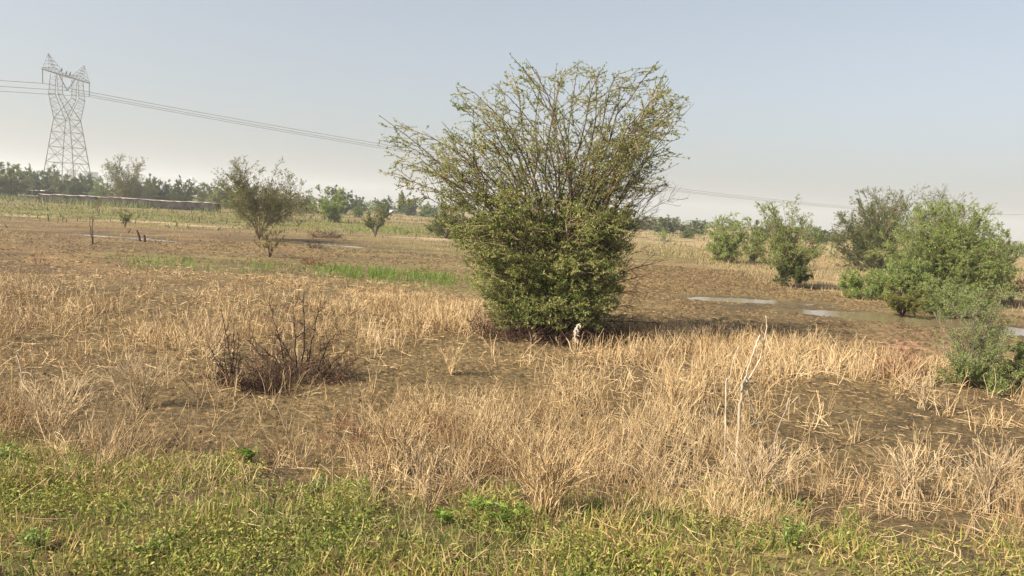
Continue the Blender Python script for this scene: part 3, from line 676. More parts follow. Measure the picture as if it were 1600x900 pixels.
near_tree(43, 1350, 466, 420, 110, 'low_shrub', 'sprawling green shrub left of the mid height feathery shrub above the pond', 'shrub', leaf=FEATH, shape='mound', stems=6, mains=24, n2=7, n3=6, leafn=6, lsz=.065, thick=.015, trunk_h=.02)
near_tree(44, 1480, 494, 440, 150, 'low_shrub', 'pale sage shrub spreading over the pond bank below the large green bush', 'shrub', leaf=SAGE, shape='mound', stems=6, mains=32, n2=8, n3=6, leafn=6, lsz=.06, thick=.015, trunk_h=.02)
near_tree(45, 1410, 494, 445, 78, 'thorn_bush', 'yellow green bush on a short twisted dark trunk at the near edge of the pond', 'bush', leaf=YELL, bark=DARKTWIG, shape='vase', stems=2, mains=18, n2=7, n3=6, leafn=6, lsz=.05, thick=.03, trunk_h=.3)
near_tree(46, 1518, 602, 430, 150, 'thorn_bush', 'wispy thorn bush with a grey twiggy heart near the right edge', 'bush', leaf=SAGE, bark=GREYTWIG, shape='round', stems=5, mains=34, n2=9, n3=6, leafn=3, lsz=.034, lcnt=2, thick=.014, trunk_h=.08)
near_tree(47, 1530, 606, 556, 170, 'low_shrub', 'fresh green leafy growth round the foot of the wispy thorn bush', 'shrub', leaf=SAGE, shape='mound', stems=6, mains=18, n2=7, n3=5, leafn=4, lsz=.042, thick=.008, trunk_h=.02, fill=.8)
near_tree(48, 1596, 600, 530, 60, 'low_shrub', 'leafy green shrub cut by the right edge of the picture', 'shrub', leaf=FEATH, shape='mound', stems=4, mains=16, n2=7, n3=5, leafn=5, lsz=.042, thick=.008, trunk_h=.02)
near_tree(49, 1580, 472, 424, 62, 'red_shrub', 'rusty red dry shrub right of the large green bush', 'shrub', leaf=REDTWIG, bark=REDTWIG, shape='vase', stems=3, mains=16, n2=7, n3=5, leafn=4, lsz=.05, lcnt=1, thick=.018, trunk_h=.25)
near_tree(50, 1560, 440, 345, 80, 'mesquite_bush', 'pale green bush fading behind the right side of the large green bush', 'bush', leaf=SAGE, shape='mound', stems=4, mains=26, n2=7, n3=6, leafn=5, lsz=.09, thick=.025, trunk_h=.05)
near_tree(51, 514, 347, 288, 72, 'mesquite_tree', 'bright green rounded tree in the middle distance left of the big bush', leaf=FEATH, shape='round', stems=2, mains=30, n2=8, n3=6, leafn=5, lsz=.16, lcnt=2, thick=.07, trunk_h=.1)
near_tree(52, 586, 371, 312, 44, 'acacia_sapling', 'lone slender sapling on the mud beside the lush grass patches', 'sapling', leaf=OLIVE, bark=BARKG, shape='vase', stems=1, mains=14, n2=7, n3=5, leafn=4, lsz=.10, thick=.05, trunk_h=.35)
near_tree(53, 196, 356, 322, 24, 'acacia_sapling', 'knee high green sapling in front of the crop band on the left', 'sapling', leaf=OLIVE, shape='vase', stems=2, mains=9, n2=5, n3=4, leafn=4, lsz=.07, thick=.02, trunk_h=.2)
near_tree(54, 700, 372, 312, 84, 'acacia_tree', 'olive spreading tree half hidden behind the left side of the big bush', leaf=OLIVE, shape='mound', stems=3, mains=26, n2=8, n3=6, leafn=5, lsz=.12, thick=.05, trunk_h=.1)
near_tree(55, 745, 376, 338, 70, 'low_shrub', 'low green shrub behind the big bush under the olive spreading tree', 'shrub', leaf=DARKG, shape='mound', stems=3, mains=18, n2=7, n3=5, leafn=5, lsz=.12, thick=.03)
near_tree(56, 1038, 381, 352, 34, 'grey_shrub', 'small grey twiggy shrub alone on the dry field right of the big bush', 'shrub', leaf=SAGE, bark=GREYTWIG, shape='mound', stems=3, mains=12, n2=7, n3=5, leafn=3, lsz=.08, lcnt=1, thick=.03)
near_tree(57, 330, 322, 296, 44, 'bare_shrub', 'brownish half bare shrub at the right end of the stone wall', 'shrub', leaf=OLIVE, bark=GREYTWIG, shape='mound', stems=3, mains=14, n2=7, n3=5, leafn=2, lsz=.13, lcnt=1, thick=.04)
near_tree(58, 470, 336, 312, 50, 'bare_shrub', 'low brown scrub beyond the right side of the sparse open tree', 'shrub', leaf=OLIVE, bark=REDTWIG, shape='mound', stems=4, mains=16, n2=7, n3=5, leafn=3, lsz=.12, lcnt=1, thick=.035)
near_tree(59, 152, 330, 300, 22, 'bare_shrub', 'spindly reddish shrub leaning against the stone wall', 'shrub', leaf=OLIVE, bark=REDTWIG, shape='vase', stems=1, mains=9, n2=6, n3=4, leafn=1, lsz=.1, lcnt=1, thick=.03)

# background trees: six prototypes, copied
def copy_tree(o):
    c = o.copy(); link(c)
    for ch in list(o.children):
        d = ch.copy(); link(d); d.parent = c
    return c
protos = {}
PK = {'olive': dict(leaf=OLIVE, shape='round', stems=2, trunk_h=.15), 'dark': dict(leaf=DARKG, shape='round', stems=2, trunk_h=.08),
      'green': dict(leaf=FEATH, shape='mound', stems=3, trunk_h=.08), 'cone': dict(leaf=DARKG, shape='cone', stems=1, trunk_h=.15),
      'mound': dict(leaf=DARKG, shape='mound', stems=4, trunk_h=.05), 'brown': dict(leaf=YELL, shape='mound', stems=3, trunk_h=.08)}
nm = {'olive': 'acacia_tree', 'dark': 'dark_tree', 'green': 'green_tree', 'cone': 'conifer_tree', 'mound': 'dark_tree', 'brown': 'scrub_bush'}
BGT = [ # px, top row, width px, depth m, kind, label
 (8, 254, 64, 118, 'olive', 'olive acacia tree cut by the left edge of the picture'),
 (42, 266, 46, 150, 'dark', 'dark dome tree left of the pylon beside the edge acacia'),
 (47, 257, 15, 220, 'cone', 'narrow bluish pointed tree above the dark dome left of the pylon'),
 (70, 262, 46, 140, 'dark', 'dark tree under the left leg of the pylon'),
 (97, 272, 40, 135, 'olive', 'low olive tree between the pylon legs'),
 (117, 274, 36, 128, 'dark', 'dark tree in front of the right pylon leg'),
 (134, 272, 36, 150, 'mound', 'rounded tree just right of the pylon'),
 (155, 277, 34, 140, 'green', 'green tree left of the fluffy acacia by the wall'),
 (222, 283, 30, 150, 'olive', 'faint olive tree peeping out right of the fluffy acacia'),
 (246, 277, 38, 125, 'dark', 'dark rounded tree beyond the stone wall right of the fluffy acacia'),
 (270, 288, 26, 160, 'mound', 'small bluish tree between two dark rounded trees'),
 (287, 279, 36, 130, 'dark', 'dark tree below the white building'),
 (322, 286, 40, 150, 'olive', 'grey green tree right of the white building'),
 (352, 284, 40, 130, 'green', 'green tree seen behind the left stems of the sparse tree'),
 (385, 280, 44, 120, 'dark', 'dark tree behind the middle of the sparse tree'),
 (425, 292, 44, 125, 'dark', 'dark tree behind the right side of the sparse tree'),
 (455, 300, 36, 160, 'olive', 'low hazy tree right of the sparse tree'),
 (480, 305, 26, 120, 'brown', 'yellowish bush left of the bright green rounded tree'),
 (533, 294, 46, 130, 'dark', 'dark crown behind the bright green rounded tree'),
 (560, 306, 30, 170, 'mound', 'hazy round tree right of the bright green rounded tree'),
 (600, 308, 34, 140, 'dark', 'dark tree behind the lone sapling'),
 (628, 298, 22, 190, 'cone', 'tall pointed hazy tree between lone sapling and big bush'),
 (642, 308, 36, 165, 'dark', 'dark tree at the foot of the pointed hazy tree'),
 (668, 316, 34, 150, 'green', 'green tree left of the big bush below its longest left branch'),
 (560, 318, 20, 110, 'green', 'tiny green tree on the field between rounded tree and sapling'),
 (985, 342, 40, 125, 'green', 'green tree touching the right side of the big bush'),
 (1008, 337, 34, 140, 'olive', 'olive tree second right of the big bush on the skyline'),
 (1042, 338, 50, 120, 'dark', 'broad dark tree on the skyline above the grey twiggy shrub'),
 (1066, 350, 28, 160, 'mound', 'hazy low tree right of the broad dark skyline tree'),
 (1092, 343, 34, 130, 'dark', 'dark bluish tree left of the bright green bush'),
 (1075, 357, 24, 95, 'green', 'small green bush on the dry field before the skyline trees'),
 (1200, 352, 30, 130, 'mound', 'faint tree seen through the feathery tree by the pond'),
 (1285, 357, 40, 115, 'dark', 'dark tree in the gap between feathery tree and dark olive acacia'),
 (1262, 364, 24, 150, 'olive', 'low hazy tree beside the right of the feathery tree'),
 (1312, 362, 30, 125, 'olive', 'olive tree touching the left of the dark olive acacia'),
 (1590, 378, 40, 120, 'green', 'green tree on the skyline at the right edge of the picture'),
 (1570, 380, 30, 150, 'mound', 'hazy tree beside the right edge skyline tree'),
 (950, 340, 50, 150, 'dark', 'dark skyline tree glimpsed through the right of the big bush'),
 (812, 330, 50, 150, 'dark', 'dark skyline tree behind the middle of the big bush'),
]
rngb = np.random.default_rng(77)
for i, (px, ty, w, Y, kind, lab) in enumerate(BGT):
    top = on_ray(px, ty, Y); g = gz(top[0], top[1]); H = top[2] - float(g); Wd = w / F * Y
    if kind not in protos:
        o = make_tree(nm[kind], (0, 0, 0), 5.0, 5.0, np.random.default_rng(100 + i), lab, 'tree', mains=34, n2=8, n3=5, leafn=7, lsz=.24, lcnt=2, thick=.07, group='trees along the skyline', **PK[kind])
        protos[kind] = o
    else: o = copy_tree(protos[kind])
    o.location = (top[0], top[1], float(g) - .05); o.rotation_euler = (0, 0, rngb.uniform(0, 6.28)); o.scale = (Wd / 5.0 * 1.05, Wd / 5.0 * 1.05, H / 5.0)
    tag(o, lab, 'bush' if kind == 'brown' else 'tree', 'trees along the skyline')

def far_wood():
    rng = np.random.default_rng(91); b = Bag()
    n = 420; px = rng.uniform(-500, 2100, n); Y = rng.uniform(190, 620, n)
    X = (px - 800) / F * Y; h = rng.uniform(1.2, 3.6, n) * (1 + .3 * (vnoise(px, 0 * px, 90, 5) - .5)); r = h * rng.uniform(.6, 1.1, n)
    for i in range(n):
        m_ = 190; u = nrm(rng.normal(size=(m_, 3))) * rng.uniform(.45, 1, (m_, 1)) ** .5
        c = np.array([X[i], Y[i], float(gz(X[i], Y[i])) + h[i] * .5]) + u * np.array([r[i], r[i], h[i] * .5])
        b.add(*leaves(c, rng.normal(size=(m_, 3)), h[i] * .2, h[i] * .12, rng))
    tag(b.obj('distant_wood', DARKG), 'hazy blue green wood forming a low line along the horizon', 'woodland', kind='stuff')
far_wood()

# ------------------------------------------------------------------ dead shrubs, stakes, stumps
def twiggy(name, px, by, label, mat, cat, tips, seed, n2=8, n3=5, l2=.25, r=.008, broad=.1, tangle=0, mat2=None, tw=.004, pix=True):
    rng = np.random.default_rng(seed); base = at(px, by)
    T = np.array([on_ray(a, b_, base[1] + c) for a, b_, c in tips]); n = len(T)
    B = np.repeat(base[None], n, 0) + np.stack([(T[:, 0] - base[0]) * broad + rng.normal(0, .02, n), rng.normal(0, .05, n), np.full(n, -.02)], -1)
    P = bez(B, B + (T - B) * np.array([.35, .35, .55]) + rng.normal(size=(n, 3)) * .04, T, 9); P[:, 1:-1] += rng.normal(size=(n, 7, 3)) * .008
    root = thing(name, base, label, cat)
    b = Bag(); b.add(*tubes(P, taper(n, 9, r, r * .35), 6)); b.obj('stem', mat, root, loc=base)
    b = Bag(); g2 = grow(P, n2, .3, 1, l2, 5, .75, rng, up=.1, wob=.2); b.add(*tubes(g2, taper(len(g2), 5, r * .4, r * .2), 3))
    g3 = grow(g2, n3, .1, 1, l2 * .5, 4, .8, rng, wob=.25); b.add(*ribbons(g3, tw, rng))
    if tangle:
        a = rng.uniform(0, 2 * pi, tangle); rr = np.sqrt(rng.uniform(0, 1, tangle)); wx = (max(t_[0] for t_ in tips) - min(t_[0] for t_ in tips)) / F * base[1] / 2
        cx = on_ray((max(t_[0] for t_ in tips) + min(t_[0] for t_ in tips)) / 2, by, base[1])[0]
        S0 = np.stack([cx + np.cos(a) * rr * wx, base[1] + np.sin(a) * rr * wx * .6, 0 * a], -1); S0[:, 2] = gz(S0[:, 0], S0[:, 1])
        pos = S0; S = [pos]; d = nrm(np.stack([rng.normal(size=tangle), rng.normal(size=tangle), rng.uniform(.3, 1.6, tangle)], -1))
        for k in range(4): pos = pos + d * rng.uniform(.04, .12, (tangle, 1)); S.append(pos); d = nrm(d + rng.normal(size=(tangle, 3)) * .35)
        S = np.stack(S, 1); b.add(*tubes(S, taper(tangle, 5, .005, .002), 3)); b.add(*ribbons(grow(S, 5, .1, 1, .14, 4, .8, rng), tw, rng))
    b.obj('twigs', mat2 or mat, root, loc=base)
    return root
twiggy('dead_shrub', 362, 600, 'thin blackened dead shrub with a dark clump, left of the wide dead shrub', DARKTWIG, 'shrub',
       [(345, 480, .0), (352, 520, .1), (372, 520, -.1), (322, 530, .1), (378, 545, .1), (335, 560, -.1), (365, 500, .2)], 201, 7, 5, .14, .008, tangle=40)
twiggy('dead_shrub', 470, 590, 'wide dark brown dead shrub with four upright sticks among the dry stalks', DARKTWIG, 'shrub',
       [(418, 470, .1), (457, 472, 0), (475, 455, .1), (497, 480, -.1), (430, 520, -.2), (400, 535, 0), (385, 530, .2), (525, 520, 0), (545, 540, .2), (560, 560, -.1), (510, 540, .2), (440, 545, 0), (480, 545, -.2)], 202, 10, 6, .24, .012, .35, tangle=210, mat2=BROWNTWIG)
twiggy('dead_shrub', 410, 612, 'ragged brown dead brush at the foot of the thin blackened shrub', REDTWIG, 'shrub',
       [(385, 560, 0), (400, 570, .1), (430, 575, 0), (450, 580, .1), (375, 585, -.1)], 203, 7, 5, .15, .006, .3, tangle=90, mat2=DARKTWIG)
twiggy('dead_shrub', 1395, 590, 'low reddish black dead shrub left of the wispy thorn bush', DARKTWIG, 'shrub',
       [(1362, 560, 0), (1375, 555, .1), (1408, 545, .1), (1425, 548, -.1), (1440, 575, 0), (1385, 570, -.1), (1450, 590, .1)], 204, 9, 5, .16, .009, .2, tangle=120, mat2=REDTWIG)
twiggy('brush_pile', 505, 372, 'reddish brown heap of cut brush beyond the puddle', REDTWIG, 'brush pile',
       [(484, 364, 0), (495, 357, .3), (508, 359, -.2), (520, 364, 0), (534, 369, .3)], 205, 9, 6, .4, .02, .6, tangle=120, tw=.014, mat2=BROWNTWIG)
twiggy('dead_shrub', 490, 388, 'small dark dead bush sticking up at the edge of the narrow puddle', DARKTWIG, 'shrub',
       [(482, 378, 0), (490, 374, .1), (500, 380, 0)], 206, 6, 4, .2, .012, .4, tangle=25, tw=.012)
twiggy('dead_shrub', 487, 415, 'low dark red twiggy weed behind the bright green reeds', REDTWIG, 'shrub',
       [(472, 403, 0), (482, 405, .1), (498, 405, 0), (505, 410, .1)], 207, 7, 4, .15, .008, .3, tangle=45, tw=.008)
twiggy('bare_sapling', 146, 382, 'single crooked leafless sapling standing on the mud at the left', DARKTWIG, 'sapling',
       [(140, 343, 0), (146, 330, .1)], 208, 3, 2, .3, .022, .0, tw=.01)
twiggy('thorn_twig', 185, 470, 'small brown weed stalk on the bare ground at the left', REDTWIG, 'weed', [(180, 455, 0), (190, 450, 0)], 209, 5, 3, .1, .004)
for k, (px, by, s_, lab) in enumerate(((28, 528, 44, 'dark brown weed clump at the left edge among dry stalks'), (60, 415, 18, 'tiny dark weed on the mud near the left edge'),
                                  (350, 380, 18, 'leafless twiggy weed left of the sparse open tree'), (45, 385, 12, 'small dark twig knot on the mud far left'),
                                  (245, 385, 12, 'low brown weed right of the two dark stumps'), (690, 700, 36, 'dark withered weed before the middle of the dry stalks'), (540, 700, 36, 'dark withered weed left of the dense pale stalks'))):
    twiggy('dead_weed', px, by, lab, REDTWIG, 'weed', [(px - s_ * .3, by - s_ * .9, 0), (px + s_ * .2, by - s_, .05), (px + s_ * .5, by - s_ * .6, -.05), (px - s_ * .6, by - s_ * .5, 0)], 230 + k, 6, 4, s_ * .008, .006, .3)

def pole_path(pts, Y):   # pixel polyline at a depth, small depth drift
    return np.array([on_ray(a, b_, Y + c) for a, b_, c in pts])
def smooth_path(P, n=4):
    out = []
    for i in range(len(P) - 1):
        p0, p1, p2, p3 = P[max(i - 1, 0)], P[i], P[i + 1], P[min(i + 2, len(P) - 1)]
        for k in range(n):
            t = k / n; out.append(.5 * ((2 * p1) + (-p0 + p2) * t + (2 * p0 - 5 * p1 + 4 * p2 - p3) * t * t + (-p0 + 3 * p1 - 3 * p2 + p3) * t ** 3))
    out.append(P[-1]); return np.array(out)
def stick(parent, base, pts, Y, r0, r1, name='stem', mat=WHITEWOOD):
    P = smooth_path(pole_path(pts, Y)); n = len(P); rng = np.random.default_rng(int(pts[0][0] * 7 + pts[-1][1]))
    P = P + rng.normal(size=P.shape) * r0 * .18
    R = np.linspace(r0, r1, n) * rng.uniform(.8, 1.2, n) * .72
    V, Q = capped(P, R, 8)
    return mesh_obj(name, V, Q, mat, parent, loc=base)
# bleached dead shrub
b0 = at(1150, 722); Y = b0[1]
r = thing('bleached_shrub', b0, 'tall bleached white dead branches forking up from the dry stalks at right', 'dead shrub')
stick(r, b0, [(1149, 726, 0), (1153, 680, .02), (1157, 640, .03), (1160, 608, .0), (1166, 598, 0)], Y, .020, .016)
stick(r, b0, [(1158, 612, .0), (1166, 585, -.03), (1174, 560, -.02), (1181, 540, 0), (1187, 523, .02)], Y, .014, .010, 'branch')
stick(r, b0, [(1160, 610, .0), (1168, 596, .03), (1180, 575, .05), (1190, 553, .06), (1195, 530, .05), (1198, 510, .04), (1197, 493, .03)], Y, .013, .007, 'branch')
stick(r, b0, [(1168, 590, .0), (1172, 625, .03), (1182, 655, .06), (1192, 685, .1)], Y, .009, .006, 'branch')
b1 = at(1132, 730); Y = b1[1]
r = thing('bleached_stake', b1, 'straight white dead stem left of the forked bleached branches', 'dead stem')
stick(r, b1, [(1132, 732, 0), (1133, 690, 0), (1134, 640, .0), (1134, 610, 0), (1135, 592, 0)], Y, .011, .010)
stick(r, b1, [(1134, 598, 0), (1141, 588, .01), (1144, 570, .03), (1150, 550, .04), (1155, 543, .04)], Y, .008, .004, 'branch')
stick(r, b1, [(1134, 594, 0), (1128, 584, -.02)], Y, .006, .003, 'branch')
b2 = at(1200, 728); Y = b2[1]
r = thing('bleached_stalk', b2, 'grey leaning dead stem right of the forked bleached branches', 'dead stem')
stick(r, b2, [(1198, 735, 0), (1208, 700, 0), (1214, 672, .02), (1224, 650, .03), (1230, 636, .04)], Y, .012, .008, mat=BARKG)
stick(r, b2, [(1229, 638, .04), (1239, 628, .06), (1248, 619, .08)], Y, .008, .004, 'branch')
stick(r, b2, [(1229, 638, .04), (1232, 622, .03)], Y, .006, .003, 'branch')
stick(r, b2, [(1208, 702, 0), (1222, 693, .05), (1232, 684, .08)], Y, .007, .004, 'branch')
b3 = at(1128, 700); Y = b3[1]
r = thing('bleached_stalk', b3, 'two thin white stalks leaning left at the foot of the white stake', 'dead stem')
stick(r, b3, [(1130, 690, 0), (1118, 672, 0), (1108, 650, 0), (1100, 627, 0)], Y, .006, .003)
stick(r, b3, [(1128, 700, 0), (1112, 678, 0), (1104, 664, 0), (1092, 654, 0)], Y, .005, .003)
b4 = at(30, 640); Y = b4[1]
r = thing('bleached_stalk', b4, 'crooked white dead stalk with a curled tip near the left edge', 'dead stem')
stick(r, b4, [(38, 645, 0), (35, 610, 0), (33, 580, 0), (28, 560, 0), (25, 550, 0), (31, 547, 0)], Y, .010, .005)
stick(r, b4, [(34, 582, 0), (46, 583, 0), (52, 590, 0)], Y, .007, .004, 'branch')
# dark stumps
for (a, b_, t0, t1, lab) in ((219, 377, 214, 360, 'taller leaning dark stump beside the left puddle'), (226, 379, 225, 367, 'shorter dark stump right beside the taller leaning one')):
    bb = at(a, b_); P = np.array([bb + [0, 0, -.05], (bb + on_ray(t0, t1, bb[1])) / 2 + [.015, 0, 0], on_ray(t0, t1, bb[1])])
    V, Q = capped(smooth_path(P), np.linspace(.06, .04, 9), 8); tag(mesh_obj('tree_stump', V, Q, DARKTWIG, loc=bb), lab, 'stump', 'dark stumps by the left puddle')
# pale seed plume on a broken stalk before the bush
bb = at(900, 546); Yp = bb[1]
r = thing('reed_plume', bb, 'white ragged seed plume on a broken stalk in the shade under the big bush', 'plume')
stick(r, bb, [(898, 548, 0), (899, 535, 0), (900, 520, 0), (903, 508, 0)], Yp, .007, .004)
rg = np.random.default_rng(3); P = smooth_path(pole_path([(899, 531, 0), (899, 520, 0), (901, 513, 0), (905, 506, 0)], Yp), 8)
n = 160; c = P[rg.integers(0, len(P), n)] + rg.normal(size=(n, 3)) * .014; b = Bag(); b.add(*leaves(c, rg.normal(size=(n, 3)) * .5 + np.array([.1, 0, -1]), rg.uniform(.03, .07, n), .014, rg))
b.add(*capped(P, np.interp(np.linspace(0, 1, len(P)), [0, .3, .8, 1], [.008, .022, .018, .004]), 8))
b.obj('seed_head', noise_mat('plume_white', (.35, .29, .22), (.7, .62, .52), 60, .9), r, loc=bb)

# leafy green weeds that stand out in front
def weed(px, by, h, w, seed, label, mat=BRIGHT, lsz=.05):
    rng = np.random.default_rng(seed); base = at(px, by); Hh = h / F * base[1]; Ww = w / F * base[1]
    root = thing('leafy_weed', base, label, 'weed', 'fresh green weeds in front')
    n = 9; a = rng.uniform(0, 2 * pi, n); rr = rng.uniform(.1, .5, n) * Ww
    T = base + np.stack([np.cos(a) * rr, np.sin(a) * rr, Hh * rng.uniform(.55, 1, n)], -1); B = base + rng.normal(size=(n, 3)) * .015; B[:, 2] = base[2] - .01
    P = bez(B, (B + T) / 2 + np.array([0, 0, .03]), T, 6); b = Bag(); b.add(*tubes(P, taper(n, 6, .0035, .0015), 4)); b.obj('stem', BRIGHT, root, loc=base)
    c, td = along(P, 9, rng, .2); m_ = len(c); an = rng.uniform(0, 2 * pi, m_)
    b = Bag(); b.add(*leaves(c, np.stack([np.cos(an), np.sin(an), rng.uniform(-.1, .7, m_)], -1), rng.uniform(.6, 1.3, m_) * lsz, lsz * .33, rng, 1.5)); b.obj('leaf_cluster', mat, root, loc=base)
weed(742, 808, 42, 60, 301, 'brightest green leafy weed standing up at the grass edge, centre')
weed(690, 820, 30, 60, 302, 'green weed just left of the brightest leafy weed')
weed(785, 822, 30, 60, 303, 'green weed right of the brightest leafy weed under the pale twiggy clump')
weed(820, 812, 24, 40, 304, 'small green weed below the fan of pale stalks')
weed(390, 722, 26, 30, 305, 'lone small green weed among the dry stalks, left of centre')
weed(935, 800, 18, 30, 306, 'tiny fresh weed at the grass edge right of the pale stalk fan')
weed(500, 770, 22, 70, 307, 'low spreading green weed at the grass edge left of centre')
weed(560, 768, 18, 50, 308, 'low green weed between the spreading weed and the centre')
weed(1235, 860, 50, 60, 309, 'dark bluish green leafy weed low in the right foreground', FEATH, .04)
weed(60, 860, 40, 70, 310, 'dark leafy weed in the lower left corner grass', FEATH, .04)
weed(230, 870, 40, 90, 311, 'soft blue green feathery weed in the left foreground', FEATH, .03)
weed(1255, 800, 24, 60, 312, 'green weed in straw below the leaning grey stem', FEATH, .04)
weed(15, 730, 34, 60, 313, 'green weed tuft at the left edge of the grass', FEATH, .05)

# big fans of pale branching stalks
def fan(px, by, h, w, n, seed, label, mat=STRAW):
    rng = np.random.default_rng(seed); base = at(px, by); Hh = h / F * base[1]; Ww = w / F * base[1]
    a = rng.uniform(0, 2 * pi, n); rr = rng.uniform(0, .5, n) ** .7 * Ww
    T = base + np.stack([np.cos(a) * rr, np.sin(a) * rr * .6, Hh * rng.uniform(.6, 1.05, n)], -1); B = base + rng.normal(size=(n, 3)) * np.array([.03, .03, 0])
    P = bez(B, B + (T - B) * np.array([.3, .3, .6]), T, 7); P[:, 1:-1] += rng.normal(size=(n, 5, 3)) * .008
    b = Bag(); b.add(*tubes(P, taper(n, 7, .0042, .0018), 4)); g = grow(P, 5, .25, .95, Hh * .38, 5, .42, rng, up=.25); b.add(*tubes(g, taper(len(g), 5, .0024, .0012), 3))
    g = grow(g, 2, .3, .95, Hh * .18, 4, .42, rng, up=.2); b.add(*ribbons(g, .0028, rng))
    tag(b.obj('dry_stalk_clump', mat, loc=base), label, 'dry plant', 'fans of dry branching stalks')
fan(855, 805, 140, 190, 46, 401, 'largest pinkish fan of branching dry stalks, centre front', STRAW)
fan(620, 740, 110, 120, 34, 402, 'upright pinkish stalk clump left of the centre fan')
fan(1050, 650, 80, 90, 30, 403, 'dry stalk clump between the big bush and the white branches')
fan(895, 650, 80, 100, 30, 404, 'dry stalk clump in front of the shaded foot of the big bush')
fan(705, 585, 50, 50, 14, 405, 'small lone tuft of straws on the bare mud before the bush')
fan(220, 640, 90, 130, 34, 406, 'greyish dry clump in the left of the stalk field', PALE)
fan(90, 700, 120, 110, 22, 407, 'tall whitish stalks over dark ground near the left edge', PALE)
fan(1180, 790, 110, 160, 34, 408, 'tangled pale straw clump below the bleached branches', PALE)
fan(1420, 780, 90, 120, 22, 409, 'open straw clump on wet mud in the lower right', PALE)
fan(1540, 800, 110, 120, 30, 410, 'dense straw clump by the lower right edge', PALE)
fan(660, 770, 90, 80, 22, 411, 'straw clump left of the brightest leafy weed', PALE)
fan(330, 560, 60, 60, 12, 412, 'yellowish splayed stalks left of the thin blackened shrub', PALE)
fan(1440, 640, 60, 60, 14, 413, 'short splayed straws on the mud in front of the reddish dead shrub', PALE)

# ------------------------------------------------------------------ bird in the bush
D = HB[1]; bp_ = on_ray(1017, 174, D + .2)
rt = thing('perched_bird', bp_, 'small dark bird perched on the upper right branches of the big bush', 'bird')
P = np.array([[-.10, 0, -.11], [-.05, 0, -.05], [0, 0, 0], [.015, 0, .045], [.02, 0, .075], [.03, 0, .1]]); R = np.array([.008, .022, .042, .036, .024, .02])
V, Q = capped(smooth_path(P), np.interp(np.linspace(0, 1, 21), np.linspace(0, 1, 6), R), 10)
body = mesh_obj('body', V, Q, noise_mat('bird_brown', (.05, .035, .02), (.14, .09, .04), 30, .8), rt)
V, Q = capped(np.array([[.04, 0, .102], [.055, 0, .1], [.075, 0, .096]]), np.array([.008, .005, .001]), 6); mesh_obj('beak', V, Q, DARKW, rt)
for s_ in (-1, 1):
    V, Q = capped(smooth_path(np.array([[.0, s_ * .036, .04], [-.04, s_ * .034, -.02], [-.085, s_ * .012, -.085]])), np.interp(np.linspace(0, 1, 9), [0, .4, 1], [.012, .016, .003]), 6)
    mesh_obj('wing', V, Q, DARKTWIG, rt)

